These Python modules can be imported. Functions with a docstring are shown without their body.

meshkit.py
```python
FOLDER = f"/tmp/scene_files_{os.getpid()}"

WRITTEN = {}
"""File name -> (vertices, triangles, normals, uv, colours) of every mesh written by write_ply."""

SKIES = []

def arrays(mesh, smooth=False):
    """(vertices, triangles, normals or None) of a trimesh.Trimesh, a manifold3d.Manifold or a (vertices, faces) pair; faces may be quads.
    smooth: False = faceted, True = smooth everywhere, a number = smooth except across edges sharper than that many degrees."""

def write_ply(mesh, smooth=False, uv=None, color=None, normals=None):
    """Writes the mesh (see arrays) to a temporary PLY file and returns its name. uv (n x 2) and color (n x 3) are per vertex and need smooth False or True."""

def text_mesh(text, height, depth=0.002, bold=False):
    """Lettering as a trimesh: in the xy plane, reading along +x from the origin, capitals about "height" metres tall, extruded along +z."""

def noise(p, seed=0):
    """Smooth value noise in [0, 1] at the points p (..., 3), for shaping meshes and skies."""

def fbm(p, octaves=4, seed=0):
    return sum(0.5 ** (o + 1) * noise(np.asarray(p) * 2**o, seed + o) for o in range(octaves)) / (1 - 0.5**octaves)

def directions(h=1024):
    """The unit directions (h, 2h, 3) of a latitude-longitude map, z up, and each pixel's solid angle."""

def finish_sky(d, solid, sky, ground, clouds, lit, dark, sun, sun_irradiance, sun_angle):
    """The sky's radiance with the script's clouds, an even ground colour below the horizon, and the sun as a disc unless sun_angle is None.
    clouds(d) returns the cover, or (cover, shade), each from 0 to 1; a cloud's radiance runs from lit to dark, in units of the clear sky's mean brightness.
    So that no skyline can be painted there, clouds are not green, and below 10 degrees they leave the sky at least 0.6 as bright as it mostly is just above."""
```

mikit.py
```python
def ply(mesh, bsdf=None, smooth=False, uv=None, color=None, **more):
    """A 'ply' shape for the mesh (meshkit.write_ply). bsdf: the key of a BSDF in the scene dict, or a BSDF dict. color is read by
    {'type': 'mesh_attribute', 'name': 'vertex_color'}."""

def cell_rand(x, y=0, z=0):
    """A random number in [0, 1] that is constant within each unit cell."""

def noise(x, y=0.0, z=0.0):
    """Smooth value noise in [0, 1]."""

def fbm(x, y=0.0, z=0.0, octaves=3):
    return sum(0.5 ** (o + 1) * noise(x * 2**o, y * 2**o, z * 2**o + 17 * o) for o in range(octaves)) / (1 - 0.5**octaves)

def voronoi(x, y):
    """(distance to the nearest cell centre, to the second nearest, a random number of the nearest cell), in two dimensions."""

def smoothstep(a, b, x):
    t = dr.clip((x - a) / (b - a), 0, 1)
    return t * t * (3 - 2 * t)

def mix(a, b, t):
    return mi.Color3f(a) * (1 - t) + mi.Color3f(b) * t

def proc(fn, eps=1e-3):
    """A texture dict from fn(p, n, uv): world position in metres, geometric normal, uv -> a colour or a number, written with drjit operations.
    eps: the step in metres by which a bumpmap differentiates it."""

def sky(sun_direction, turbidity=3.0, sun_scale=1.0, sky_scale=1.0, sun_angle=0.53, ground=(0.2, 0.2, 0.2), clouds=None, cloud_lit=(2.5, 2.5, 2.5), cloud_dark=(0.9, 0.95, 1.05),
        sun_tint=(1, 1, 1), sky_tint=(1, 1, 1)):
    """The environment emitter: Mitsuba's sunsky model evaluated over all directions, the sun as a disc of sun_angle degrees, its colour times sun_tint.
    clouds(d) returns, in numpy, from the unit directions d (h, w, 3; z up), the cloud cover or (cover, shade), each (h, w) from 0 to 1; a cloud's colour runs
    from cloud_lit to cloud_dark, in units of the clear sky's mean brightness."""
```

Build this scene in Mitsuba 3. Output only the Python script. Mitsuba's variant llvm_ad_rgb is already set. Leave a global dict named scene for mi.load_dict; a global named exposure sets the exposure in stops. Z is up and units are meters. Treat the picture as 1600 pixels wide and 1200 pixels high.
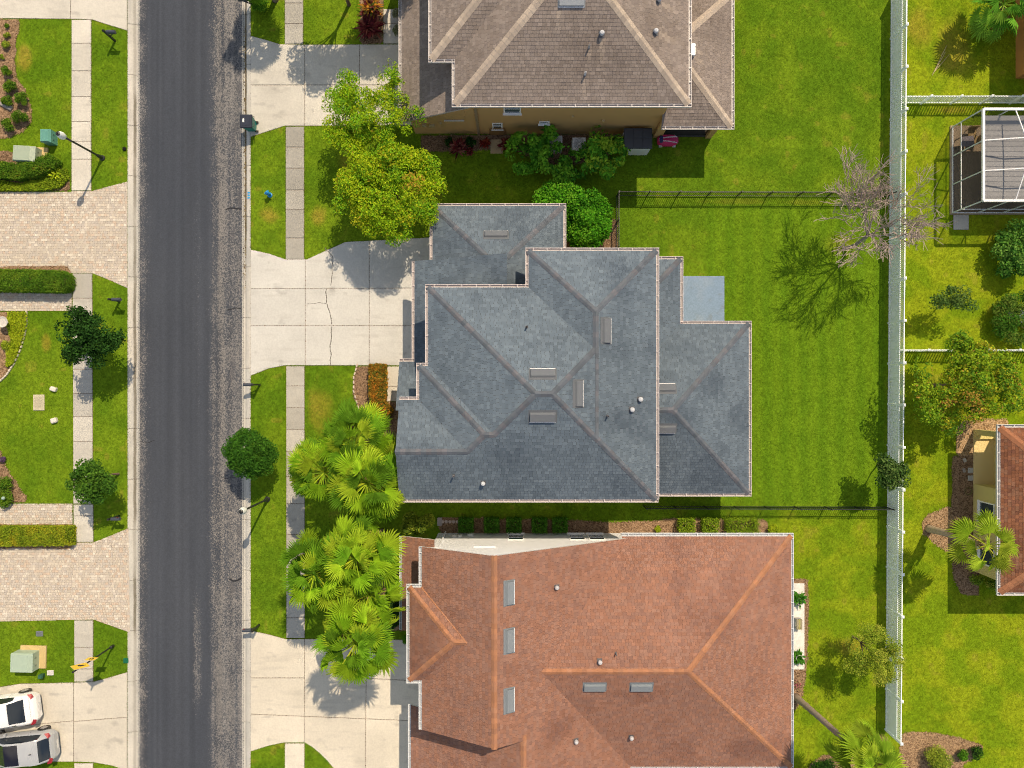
import math
import numpy as np
import trimesh
import shapely
import mitsuba as mi
import drjit as dr
import mikit
import meshkit
from mikit import noise, fbm, smoothstep, mix
from shapely.geometry import Polygon, LineString, Point, box as sbox
from shapely.ops import unary_union, split as shsplit

# ------------------------------------------------------------------ camera, light, exposure
CAM_H = 45.0                      # the drone's height in metres, looking straight down
GS = 26.0                         # photograph pixels per metre at ground level
T4 = mi.ScalarTransform4f
scene, labels, used = {}, {}, {}
scene['camera'] = {'type': 'perspective', 'fov': 2 * math.degrees(math.atan(800 / GS / CAM_H)), 'fov_axis': 'x', 'near_clip': 0.5, 'far_clip': 900.0,
                   'to_world': T4().look_at(origin=[0, 0, CAM_H], target=[0, 0, 0], up=[0, 1, 0])}
SUN = (0.319, 0.64, 1.0)


def clouds(d):
    """A summer sky with scattered fair weather cumulus all over it."""
    q = d[..., :2] / (d[..., 2:] + .18)
    f = meshkit.fbm(np.concatenate([q * 1.6, np.zeros_like(q[..., :1])], -1), 5, 2)
    cover = np.clip((f - .40) / .16, 0, 1)
    return cover, np.clip((f - .60) / .25, 0, .6)


scene['sky'] = mikit.sky(SUN, turbidity=3.0, sun_tint=(1.0, 0.975, 0.93), clouds=clouds)
exposure = 1.62


# ------------------------------------------------------------------ helpers
def P(px, py, z=0.0):
    """Plan position (metres) of what the survey photograph shows at this pixel, for a known height."""
    k = (1 - z / CAM_H) / GS
    return np.array([(px - 800) * k, (600 - py) * k, z])


def XY(px, py, z=0.0):
    return tuple(P(px, py, z)[:2])


def poly(*pts, z=0.0):
    return Polygon([XY(a, b, z) for a, b in pts])


def nkey(base):
    n = used.get(base, -1) + 1
    used[base] = n
    return base if n == 0 else f'{base}_{n:03d}'


def thing(name, label, cat=None, group=None, kind=None):
    k = nkey(name)
    d = {'label': label}
    if cat:
        d['category'] = cat
    if group:
        d['group'] = group
    if kind:
        d['kind'] = kind
    labels[k] = d
    return k


class MB:
    """Collects triangles with a colour (and a uv) per vertex."""

    def __init__(self):
        self.V, self.F, self.C, self.U, self.n = [], [], [], [], 0

    def add(self, v, f, col=(.5, .5, .5), uv=None):
        v = np.asarray(v, float).reshape(-1, 3)
        f = np.asarray(f, int).reshape(-1, 3)
        c = np.asarray(col, float)
        c = np.tile(c, (len(v), 1)) if c.ndim == 1 else c
        u = np.zeros((len(v), 2)) if uv is None else np.tile(np.asarray(uv, float), (len(v), 1)) if np.ndim(uv) == 1 else np.asarray(uv)
        self.V.append(v), self.F.append(f + self.n), self.C.append(c), self.U.append(u)
        self.n += len(v)
        return self

    def box(self, c, s, rz=0.0, col=(.5, .5, .5), uv=None, ry=0.0, bev=0.0):
        x, y, z = np.asarray(s, float) / 2
        if bev:
            b = min(bev, x * .9, y * .9, z * .9)
            ring = np.array([[x - b, -y], [x, -y + b], [x, y - b], [x - b, y], [-x + b, y], [-x, y - b], [-x, -y + b], [-x + b, -y]])
            ins = np.array([[x - b, -y + b]] * 2 + [[x - b, y - b]] * 2 + [[-x + b, y - b]] * 2 + [[-x + b, -y + b]] * 2)
            v = np.vstack([np.c_[ring, np.full(8, -z)], np.c_[ring, np.full(8, z - b)], np.c_[ins, np.full(8, z)]])
            f = []
            for k in (0, 8):
                for i in range(8):
                    j = (i + 1) % 8
                    f += [[k + i, k + j, k + 8 + j], [k + i, k + 8 + j, k + 8 + i]]
            f += [[16, 16 + i, 17 + i] for i in range(1, 7)]
            f = np.array(f)
        else:
            v = np.array([[-x, -y, -z], [x, -y, -z], [x, y, -z], [-x, y, -z], [-x, -y, z], [x, -y, z], [x, y, z], [-x, y, z]])
            f = np.array([[0, 2, 1], [0, 3, 2], [4, 5, 6], [4, 6, 7], [0, 1, 5], [0, 5, 4], [1, 2, 6], [1, 6, 5], [2, 3, 7], [2, 7, 6], [3, 0, 4], [3, 4, 7]])
        if ry:
            a, b = math.cos(ry), math.sin(ry)
            v = v @ np.array([[a, 0, b], [0, 1, 0], [-b, 0, a]]).T
        a, b = math.cos(rz), math.sin(rz)
        v = v @ np.array([[a, -b, 0], [b, a, 0], [0, 0, 1]]).T + np.asarray(c, float)
        return self.add(v, f, col, uv)

    def beam(self, p, q, w, h, col=(.5, .5, .5), up=(0, 0, 1)):
        p, q = np.asarray(p, float), np.asarray(q, float)
        d = q - p
        d /= np.linalg.norm(d)
        s = np.cross(d, up)
        if np.linalg.norm(s) < 1e-6:
            s = np.array([1.0, 0, 0])
        s /= np.linalg.norm(s)
        u = np.cross(s, d)
        cs = [(-w / 2, -h / 2), (w / 2, -h / 2), (w / 2, h / 2), (-w / 2, h / 2)]
        v = [e + s * a + u * b for e in (p, q) for a, b in cs]
        f = [[0, 2, 1], [0, 3, 2], [4, 5, 6], [4, 6, 7], [0, 1, 5], [0, 5, 4], [1, 2, 6], [1, 6, 5], [2, 3, 7], [2, 7, 6], [3, 0, 4], [3, 4, 7]]
        return self.add(v, f, col)

    def tube(self, pts, rad, n=8, col=(.5, .5, .5), cap=True):
        pts = np.asarray(pts, float)
        rad = np.broadcast_to(np.asarray(rad, float), (len(pts),))
        d = np.gradient(pts, axis=0)
        d /= np.linalg.norm(d, axis=1, keepdims=True) + 1e-12
        ref = np.array([0.0, 0, 1]) if abs(d[0, 2]) < .8 else np.array([1.0, 0, 0])
        s = np.cross(d, ref)
        s /= np.linalg.norm(s, axis=1, keepdims=True) + 1e-12
        u = np.cross(d, s)
        a = np.arange(n) / n * 2 * np.pi
        v = (pts[:, None] + rad[:, None, None] * (np.cos(a)[None, :, None] * s[:, None] + np.sin(a)[None, :, None] * u[:, None])).reshape(-1, 3)
        i = np.arange(n)
        j = (i + 1) % n
        f = []
        for k in range(len(pts) - 1):
            f += [np.c_[k * n + i, k * n + j, (k + 1) * n + j], np.c_[k * n + i, (k + 1) * n + j, (k + 1) * n + i]]
        f = np.vstack(f)
        if cap:
            m = len(v)
            v = np.vstack([v, pts[:1], pts[-1:]])
            f = np.vstack([f, np.c_[j, i, i * 0 + m], np.c_[m - n + i, m - n + j, i * 0 + m + 1]])
        return self.add(v, f, col)

    def lathe(self, prof, c, n=16, col=(.5, .5, .5), sx=1.0, sy=1.0):
        a = np.arange(n) / n * 2 * np.pi
        v = np.vstack([np.c_[np.cos(a) * r * sx, np.sin(a) * r * sy, np.full(n, z)] for r, z in prof]) + np.asarray(c, float)
        i = np.arange(n)
        j = (i + 1) % n
        f = np.vstack([np.vstack([np.c_[k * n + i, k * n + j, (k + 1) * n + j], np.c_[k * n + i, (k + 1) * n + j, (k + 1) * n + i]]) for k in range(len(prof) - 1)])
        return self.add(v, f, col)

    def prism(self, g, z0, z1, col=(.5, .5, .5), uv=None, bottom=False):
        for q in getattr(g, 'geoms', [g]):
            if q.is_empty or q.geom_type != 'Polygon' or q.area < 1e-5:
                continue
            v2, f2 = trimesh.creation.triangulate_polygon(q, engine='earcut')
            self.add(np.c_[v2, np.full(len(v2), z1)], fixup(v2, f2), col, uv)
            if bottom:
                self.add(np.c_[v2, np.full(len(v2), z0)], fixup(v2, f2)[:, ::-1], col, uv)
            if z1 > z0:
                for ring in [q.exterior, *q.interiors]:
                    r = np.array(ring.coords)[:-1]
                    if (ring is q.exterior) != ring.is_ccw:
                        r = r[::-1]
                    m = len(r)
                    i = np.arange(m)
                    j = (i + 1) % m
                    v = np.vstack([np.c_[r, np.full(m, z0)], np.c_[r, np.full(m, z1)]])
                    self.add(v, np.vstack([np.c_[i, j, j + m], np.c_[i, j + m, i + m]]), col, uv)
        return self

    def sheet(self, g, z, col=(.5, .5, .5), uv=None):
        return self.prism(g, z, z, col, uv)

    def quads(self, q, cols, uv=None):
        """q: (n, 4, 3)"""
        n = len(q)
        f = np.arange(n)[:, None] * 4
        F = np.vstack([f + [0, 1, 2], f + [0, 2, 3]])
        return self.add(q.reshape(-1, 3), F, np.repeat(cols, 4, axis=0) if np.ndim(cols) == 2 else cols, uv)


def fixup(v2, f2):
    a, b, c = (np.asarray(v2)[f2[:, k]] for k in range(3))
    cr = (b[:, 0] - a[:, 0]) * (c[:, 1] - a[:, 1]) - (b[:, 1] - a[:, 1]) * (c[:, 0] - a[:, 0])
    return np.where((cr < 0)[:, None], f2[:, ::-1], f2)


def put(k, mb, bsdf='vc', smooth=False):
    """Writes the collected mesh as the scene entry k."""
    if not mb.V:
        return k
    scene[k] = mikit.ply((np.vstack(mb.V), np.vstack(mb.F)), bsdf, smooth=smooth, color=np.clip(np.vstack(mb.C), 0, 1), uv=np.vstack(mb.U))
    return k


def part(parent, name, mb, bsdf='vc', smooth=False, label=None, kind=None):
    k = nkey(f'{parent}__{name}')
    put(k, mb, bsdf, smooth)
    if label or kind:
        labels[k] = {**({'label': label} if label else {}), **({'kind': kind} if kind else {})}
    return k


# ------------------------------------------------------------------ materials
def ref_vc():
    return {'type': 'mesh_attribute', 'name': 'vertex_color'}


scene['vc'] = {'type': 'twosided', 'bsdf': {'type': 'diffuse', 'reflectance': ref_vc()}}
scene['paint'] = {'type': 'twosided', 'bsdf': {'type': 'principled', 'base_color': ref_vc(), 'roughness': .45, 'specular': .5}}
scene['carpaint'] = {'type': 'twosided', 'bsdf': {'type': 'principled', 'base_color': ref_vc(), 'roughness': .3, 'metallic': .1, 'clearcoat': 1.0, 'clearcoat_gloss': .95}}
scene['metal'] = {'type': 'twosided', 'bsdf': {'type': 'principled', 'base_color': ref_vc(), 'roughness': .38, 'metallic': .7}}
scene['darkglass'] = {'type': 'twosided', 'bsdf': {'type': 'principled', 'base_color': ref_vc(), 'roughness': .06, 'specular': .8}}
scene['leaf'] = {'type': 'principledthin', 'base_color': ref_vc(), 'roughness': .55, 'diff_trans': .7, 'spec_trans': 0.0}
scene['blade'] = {'type': 'principledthin', 'base_color': ref_vc(), 'roughness': .42, 'diff_trans': .75, 'spec_trans': 0.0}
scene['screen'] = {'type': 'mask', 'opacity': .34, 'bsdf': {'type': 'twosided', 'bsdf': {'type': 'diffuse', 'reflectance': {'type': 'rgb', 'value': [.025, .027, .025]}}}}

PATCH = [(1490, 70, 34, 60), (1440, 40, 26, 40), (38, 90, 14, 26), (72, 535, 9, 16), (420, 335, 18, 16), (497, 336, 16, 18), (1330, 1010, 30, 16), (500, 640, 22, 40), (1310, 380, 30, 20),
         (1150, 315, 60, 6), (1270, 316, 60, 6), (1490, 172, 30, 7), (545, 250, 20, 20)]


def lawn_fn(p, n, uv):
    x, y = p.x, p.y
    big = fbm(x * .16, y * .16, 3.0, 3)
    mid = fbm(x * .9, y * .9, 8.0, 3)
    fine = noise(x * 7.0, y * 7.0, 2.0) * .35 + noise(x * 15.0, y * 13.0, 5.0) * .4 + noise(x * 31.0, y * 29.0, 9.0) * .25
    t = smoothstep(.32, .7, big * .45 + mid * .55)
    col = mix((.080, .156, .008), (.132, .212, .011), t)
    east = smoothstep(22.2, 22.9, x)                       # the neighbours' turf behind the white fence is of a yellower kind
    south = smoothstep(-7.0, -8.5, y) * smoothstep(15.0, 16.0, x) * (1 - east)
    lime = mix((.132, .212, .008), (.205, .262, .011), smoothstep(.3, .68, mid))
    col = mix(col, lime, dr.clip(east + south * .75, 0, 1))
    back = smoothstep(11.0, 12.0, x) * (1 - east) * smoothstep(-7.5, -7.0, y) * (1 - smoothstep(11.0, 11.6, y))
    rows = .5 + .5 * dr.sin(x * 5.6 + 1.2 * noise(x * .3, y * .3, 4.0))
    col = mix(col, mix((.080, .166, .008), (.120, .212, .010), rows * .65 + mid * .35), back * .85)
    dry = mi.Float(0)
    for a, b, ra, rb in PATCH:
        cx, cy = XY(a, b)
        dry = dr.maximum(dry, dr.exp(-(dr.square((x - cx) * GS / ra) + dr.square((y - cy) * GS / rb))))
    dry = smoothstep(.25, .95, dry * (.55 + .9 * fbm(x * 1.4, y * 1.4, 1.0, 3)))
    col = mix(col, mix((.26, .22, .02), (.33, .22, .045), mid), dry * .62 * (1 - .6 * back))
    thin = smoothstep(.70, .86, noise(x * 2.3, y * 2.3, 12.0)) * smoothstep(.5, .7, mid)
    col = mix(col, (.24, .22, .03), thin * .4 * (1 - back))
    return col * (.52 + .96 * fine)


scene['lawn_mat'] = {'type': 'diffuse', 'reflectance': mikit.proc(lawn_fn)}


def road_fn(p, n, uv):
    x, y = p.x, p.y
    wob = .10 * (noise(y * .5, 3.0) - .5) + .14 * (noise(y * 2.3, 9.0) - .5)
    xs = x + wob

    def band(a, b, soft):
        return smoothstep(a - soft, a + soft, xs) * (1 - smoothstep(b - soft, b + soft, xs))

    along = fbm(x * 2.2, y * .25, 5.0, 3)
    cell = fbm(x * 1.3, y * .7, 14.0, 3)
    streak = fbm(x * 5.0, y * .10, 21.0, 2)
    den = band(-22.9, -21.95, .55) * (.25 + .85 * cell)
    den = dr.maximum(den, band(-19.25, -18.7, .2) * smoothstep(.34, .66, fbm(x * .8, y * .13, 33.0, 2)) * (.25 + .45 * smoothstep(-6.0, -12.0, y)))
    den = dr.maximum(den, band(-18.15, -15.8, .5) * (.26 + .62 * streak + .42 * cell))
    den = dr.clip(den + .10 * (along - .4), .02, 1)
    grain = noise(x * 19.0, y * 17.0, 1.0) * .35 + noise(x * 34.0, y * 30.0, 7.0) * .4 + noise(x * 61.0, y * 53.0, 4.0) * .25
    worn = smoothstep(.78 - .64 * den, 1.10 - .46 * den, grain)
    col = mix((.052, .060, .076), (.074, .083, .101), fbm(x * .8, y * .15, 2.0, 3))
    col = mix(col, mix((.17, .165, .16), (.29, .275, .26), grain), worn * dr.clip(.30 + den, 0, .92))
    patch = smoothstep(.70, .8, noise(x * 1.9, y * .9, 31.0)) * band(-17.0, -16.2, .1)
    col = mix(col, (.085, .087, .098), patch * .5)
    lines = .90 + .2 * noise(x * 6.0, y * .05, 41.0)
    return col * lines * (.86 + .28 * noise(x * 26.0, y * 24.0, 3.0))


scene['road_mat'] = {'type': 'diffuse', 'reflectance': mikit.proc(road_fn)}


def conc_fn(p, n, uv):
    """uv.x: the slab's own tone; uv.y: 0 grey .. 1 cream"""
    x, y = p.x, p.y
    t = fbm(x * .7, y * .7, 2.0, 3)
    s = fbm(x * .55, y * 3.4, 8.0, 3)
    base = mix((.50, .50, .475), (.555, .52, .44), uv.y)
    base = base * (.82 + .3 * uv.x) * (.9 + .2 * t)
    base = mix(base, (.30, .285, .25), smoothstep(.56, .84, s) * .22)
    base = mix(base, (.23, .22, .2), smoothstep(.68, .86, fbm(x * 1.3, y * 2.2, 19.0, 3)) * .3)
    return base * (.93 + .14 * noise(x * 22.0, y * 22.0, 4.0))


scene['concrete'] = {'type': 'diffuse', 'reflectance': mikit.proc(conc_fn)}


def kerb_fn(p, n, uv):
    """uv.x: 0 at the road edge .. 1 at the back; uv.y: tone of the piece, + 1 on the side where mud settles"""
    x, y = p.x, p.y
    mud = dr.floor(uv.y + .001)
    tone = uv.y - mud
    base = mix((.45, .445, .41), (.52, .50, .45), tone) * (.86 + .3 * fbm(x * 2.0, y * .9, 3.0, 3))
    w = .06 * (noise(y * 1.3, 5.0) - .5)
    line = smoothstep(.26 + w, .34 + w, uv.x) * (1 - smoothstep(.46 + w, .60 + w, uv.x))
    far = smoothstep(7.0, 9.5, y + 1.5 * noise(y * .8, 1.0))
    dirt = line * dr.select(mud > .5, .12 + .85 * far, .35 + .45 * smoothstep(.35, .65, fbm(y * .3, 2.0, 0.0, 3)))
    base = mix(base, mix((.10, .085, .05), (.17, .15, .12), noise(x * 14.0, y * 9.0)), dr.clip(dirt, 0, .92))
    return base * (.92 + .16 * noise(x * 24.0, y * 22.0, 6.0))


scene['kerb_mat'] = {'type': 'twosided', 'bsdf': {'type': 'diffuse', 'reflectance': mikit.proc(kerb_fn)}}


def mulch_fn(p, n, uv):
    """uv.x: 0 dark brown, .5 red brown, 1 straw"""
    x, y = p.x, p.y
    a = noise(x * 11.0, y * 19.0, 3.0) * .5 + noise(x * 27.0, y * 21.0, 6.0) * .5
    lo = mix((.085, .052, .034), (.20, .125, .065), uv.x)
    hi = mix((.24, .155, .11), (.52, .36, .20), uv.x)
    return mix(lo, hi, smoothstep(.25, .75, a)) * (.75 + .5 * fbm(x * 1.2, y * 1.2, 1.0, 3))


scene['mulch_mat'] = {'type': 'diffuse', 'reflectance': mikit.proc(mulch_fn)}


def slab_fn(p, n, uv):
    """Painted concrete, worn: uv.x 0 blue grey .. 1 white"""
    x, y = p.x, p.y
    base = mix((.21, .295, .40), (.74, .72, .67), uv.x)
    w = smoothstep(.5, .8, fbm(x * 1.6, y * 1.3, 3.0, 4))
    base = mix(base, (.36, .40, .42), w * .2)
    base = mix(base, (.16, .15, .11), smoothstep(.62, .85, fbm(x * 2.6, y * 2.6, 11.0, 3)) * .3)
    return base * (.9 + .2 * noise(x * 17.0, y * 17.0, 4.0))


scene['painted_slab'] = {'type': 'twosided', 'bsdf': {'type': 'diffuse', 'reflectance': mikit.proc(slab_fn)}}


# ------------------------------------------------------------------ the ground
RX0, RX1 = -22.42, -16.27        # asphalt
KL, KR = -23.10, -15.69          # backs of the kerbs
mb = MB()
mb.sheet(sbox(-260, -260, KL, 260), 0.0)
mb.sheet(sbox(KR, -260, 260, 260), 0.0)
labels[put(nkey('lawn'), mb, 'lawn_mat')] = {'label': 'green lawn that surrounds the houses and lines the street', 'category': 'lawn', 'kind': 'structure'}
mb = MB()
mb.sheet(sbox(RX0 - .1, -260, RX1 + .1, 260), -.075)
labels[put(nkey('road'), mb, 'road_mat')] = {'label': 'dark asphalt street worn to pale grit along its edges', 'category': 'road', 'kind': 'structure'}

rng = np.random.default_rng(5)
for side, (xa, xb, lab, mud) in enumerate(((RX0, KL, 'rolled concrete kerb on the paver driveway side of the street', 0), (RX1, KR, 'rolled concrete kerb on the grey roofed house side, muddy towards the brown house', 1))):
    k = thing('kerb', lab, 'kerb', kind='structure')
    y = -27.0
    off = .6 if side else 0
    while y < 27:
        y1 = y + 3.04
        t = np.array([0, .03, .2, .3, .42, .6, .85, 1.0])
        z = np.array([-.085, -.068, -.085, -.10, -.088, -.03, .012, .012])
        m = MB()
        ya, yb = y + off + .012, y1 + off - .012
        n = len(t)
        v = np.vstack([np.c_[xa + (xb - xa) * t, np.full(n, yy), z] for yy in (ya, yb)])
        i = np.arange(n - 1)
        f = np.vstack([np.c_[i, i + 1, i + 1 + n], np.c_[i, i + 1 + n, i + n]])
        if xb < xa:
            f = f[:, ::-1]
        m.add(v, f, uv=np.c_[np.tile(t, 2), np.full(2 * n, mud + .1 + .8 * rng.random())])
        # end faces so that a joint reads as a gap
        for e, yy in ((0, ya), (1, yb)):
            vv = np.vstack([np.c_[xa + (xb - xa) * t, np.full(n, yy), z], np.c_[xa + (xb - xa) * t, np.full(n, yy), np.full(n, -.2)]])
            m.add(vv, np.vstack([np.c_[i, i + 1, i + 1 + n], np.c_[i, i + 1 + n, i + n]]), uv=(.4, mud + .3))
        m.add([[xb, ya, .012], [xb, yb, .012], [xb, yb, -.2], [xb, ya, -.2]], [[0, 1, 2], [0, 2, 3]], uv=(1, mud + .3))
        part(k, 'segment', m, 'kerb_mat')
        y = y1
    m = MB()
    m.sheet(sbox(min(xa, xb), -60, max(xa, xb), 60), -.13)
    part(k, 'bed', m, 'mulch_mat')


PAVED = []


def slabs(k, area, cuts, warm, rng, z=.03, gap=.011, name='slab', tone=(.25, .75)):
    """Concrete slabs: the area cut along the joint lines, each slab a part of k, on a dark bed."""
    PAVED.append(area)
    pieces = [area]
    for a, b in cuts:
        a, b = np.array(XY(*a)), np.array(XY(*b))
        d = (b - a) / np.linalg.norm(b - a)
        ln = LineString([a - d * .05, b + d * .05])
        nxt = []
        for q in pieces:
            try:
                nxt += [g for g in shsplit(q, ln).geoms if g.geom_type == 'Polygon']
            except Exception:
                nxt.append(q)
        pieces = nxt
    m = MB()
    m.sheet(area, .006, uv=(.1, 0))
    part(k, 'bed', m, 'mulch_mat')
    for q in pieces:
        q = q.buffer(-gap, join_style=2)
        if q.is_empty or q.area < .02:
            continue
        m = MB()
        lip = .012
        top = q.buffer(-lip, join_style=2)
        uv = (rng.uniform(*tone), warm)
        m.prism(q, -.02, z - lip, uv=uv)
        m.prism(top, z - lip, z, uv=uv)
        part(k, name, m, 'concrete')


rng = np.random.default_rng(11)
# sealed seams and short cracks in the asphalt
for pts, w in (([(352, 327), (366, 325), (377, 326)], .045), ([(354, 484), (368, 481), (377, 482)], .035), ([(358, 905), (368, 908), (377, 903)], .05), ([(219, 690), (232, 692), (241, 688)], .018), ([(338, 742), (352, 748), (377, 745)], .014)):
    q = np.array([XY(*e) for e in pts])
    q = np.vstack([q[0], (q[0] + q[1]) / 2 + rng.normal(0, .04, 2), q[1], (q[1] + q[2]) / 2 + rng.normal(0, .04, 2), q[2]])
    m = MB()
    m.sheet(LineString(q).buffer(w, cap_style=2), -.071, (.035, .037, .043))
    part('road', 'crack', m)

# ------------------------------------------------------------------ driveways (photograph pixels)
k = thing('driveway', 'pale concrete driveway in front of the grey roofed house, with a long crack', 'driveway', kind='structure')
area = poly((392, 390), (420, 396), (446, 405), (480, 405), (510, 391), (540, 378), (690, 370), (690, 571), (478, 571), (445, 571), (420, 576), (392, 587))
slabs(k, area, [((477, 380), (477, 590)), ((577, 360), (577, 590)), ((380, 451), (700, 450)), ((380, 509), (700, 509))], .05, rng, tone=(.8, 1.0))
m = MB()


def crack(m, pts, w, z=.0345):
    pts = [np.array(XY(*q)) for q in pts]
    fine = []
    for a, b in zip(pts[:-1], pts[1:]):
        for t in np.linspace(0, 1, 5)[:-1]:
            fine.append(a + (b - a) * t + rng.normal(0, .025, 2))
    fine.append(pts[-1])
    m.prism(LineString(fine).buffer(w, cap_style=2), z - .002, z, (.17, .16, .145))


crack(m, [(508, 388), (519, 400), (520, 425), (517, 446)], .02)
crack(m, [(510, 452), (510, 472), (516, 490), (518, 507)], .025)
crack(m, [(518, 511), (517, 540), (517, 570)], .025)
crack(m, [(480, 475), (498, 473), (510, 474)], .014)
part(k, 'crack', m)

k = thing('driveway', 'pale concrete driveway of the brown house, half under a tree shadow', 'driveway', kind='structure')
area = poly((392, 56), (414, 62), (437, 69), (480, 70), (700, 69), (700, 196), (480, 197), (445, 197), (420, 205), (392, 214))
slabs(k, area, [((476.5, 40), (476.5, 230)), ((562, 40), (562, 210)), ((380, 133), (720, 133))], .5, rng, tone=(.55, .75))
k = thing('driveway', 'cream concrete driveway in front of the red roofed house', 'driveway', kind='structure')
area = poly((392, 985), (420, 991), (446, 998), (480, 998), (690, 1000), (690, 1300), (520, 1300), (525, 1205), (513, 1190), (500, 1177), (488, 1167), (476, 1160), (444, 1160), (420, 1165), (392, 1174))
slabs(k, area, [((476, 980), (476, 1310)), ((573, 980), (570, 1310)), ((380, 1059), (560, 1059)), ((560, 1059), (700, 1066)), ((380, 1115), (700, 1128))], 1.0, rng, tone=(.75, 1.0))
k = thing('driveway', 'cream concrete driveway that the two parked cars stand on', 'driveway', kind='structure')
area = poly((-90, 1077), (0, 1073), (32, 1068), (115, 1066), (146, 1065), (175, 1057), (199, 1050), (199, 1204), (175, 1196), (146, 1191), (115, 1190), (-90, 1190))
slabs(k, area, [((115.5, 1040), (115.5, 1220)), ((-100, 1147), (115, 1126)), ((115, 1127), (215, 1119))], .9, rng, tone=(.5, .9))
k = thing('driveway', 'stained concrete driveway in the top left corner beside the mulch bed', 'driveway', kind='structure')
area = poly((-90, -60), (199, -60), (199, 48), (172, 40), (144, 31), (111, 30), (-90, 28))
slabs(k, area, [((110.5, -80), (110.5, 60))], .6, rng, tone=(.6, .8))


# ------------------------------------------------------------------ sidewalks
def walk(label, x0, x1, y0, y1, joints, warm, tone=(.2, .7), tilt=0.0):
    k = thing('sidewalk', label, 'sidewalk', kind='structure')
    area = poly((x0, y0), (x1, y0), (x1 + tilt, y1), (x0 + tilt, y1))
    slabs(k, area, [((x0 - 20, j), (x1 + 20, j)) for j in joints], warm, rng, tone=tone)


walk('sidewalk strip between the top left driveway and the upper paver driveway', 112, 143, 31, 298, [68, 111, 151, 190, 221, 249], .6, (.5, .9))
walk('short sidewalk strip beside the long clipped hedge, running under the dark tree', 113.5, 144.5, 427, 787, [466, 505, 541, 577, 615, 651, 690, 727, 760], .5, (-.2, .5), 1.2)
walk('short sidewalk strip beside the low yellow green hedge between the paver bands', 115, 146, 788, 847, [806], .6, (.4, .6), .5)
walk('sidewalk strip with the yellow sign leaning over it', 116, 146, 969, 1065, [1011, 1045], .6, (.1, .6), 0)
walk('sidewalk stub below the driveway of the two cars', 116, 146, 1192, 1260, [1230], .8, (.7, .9), 0)
walk('sidewalk strip at the top edge above the brown house driveway', 445, 474, -60, 69, [-30, 5, 37], .4, (-.5, .1), 0)
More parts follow.
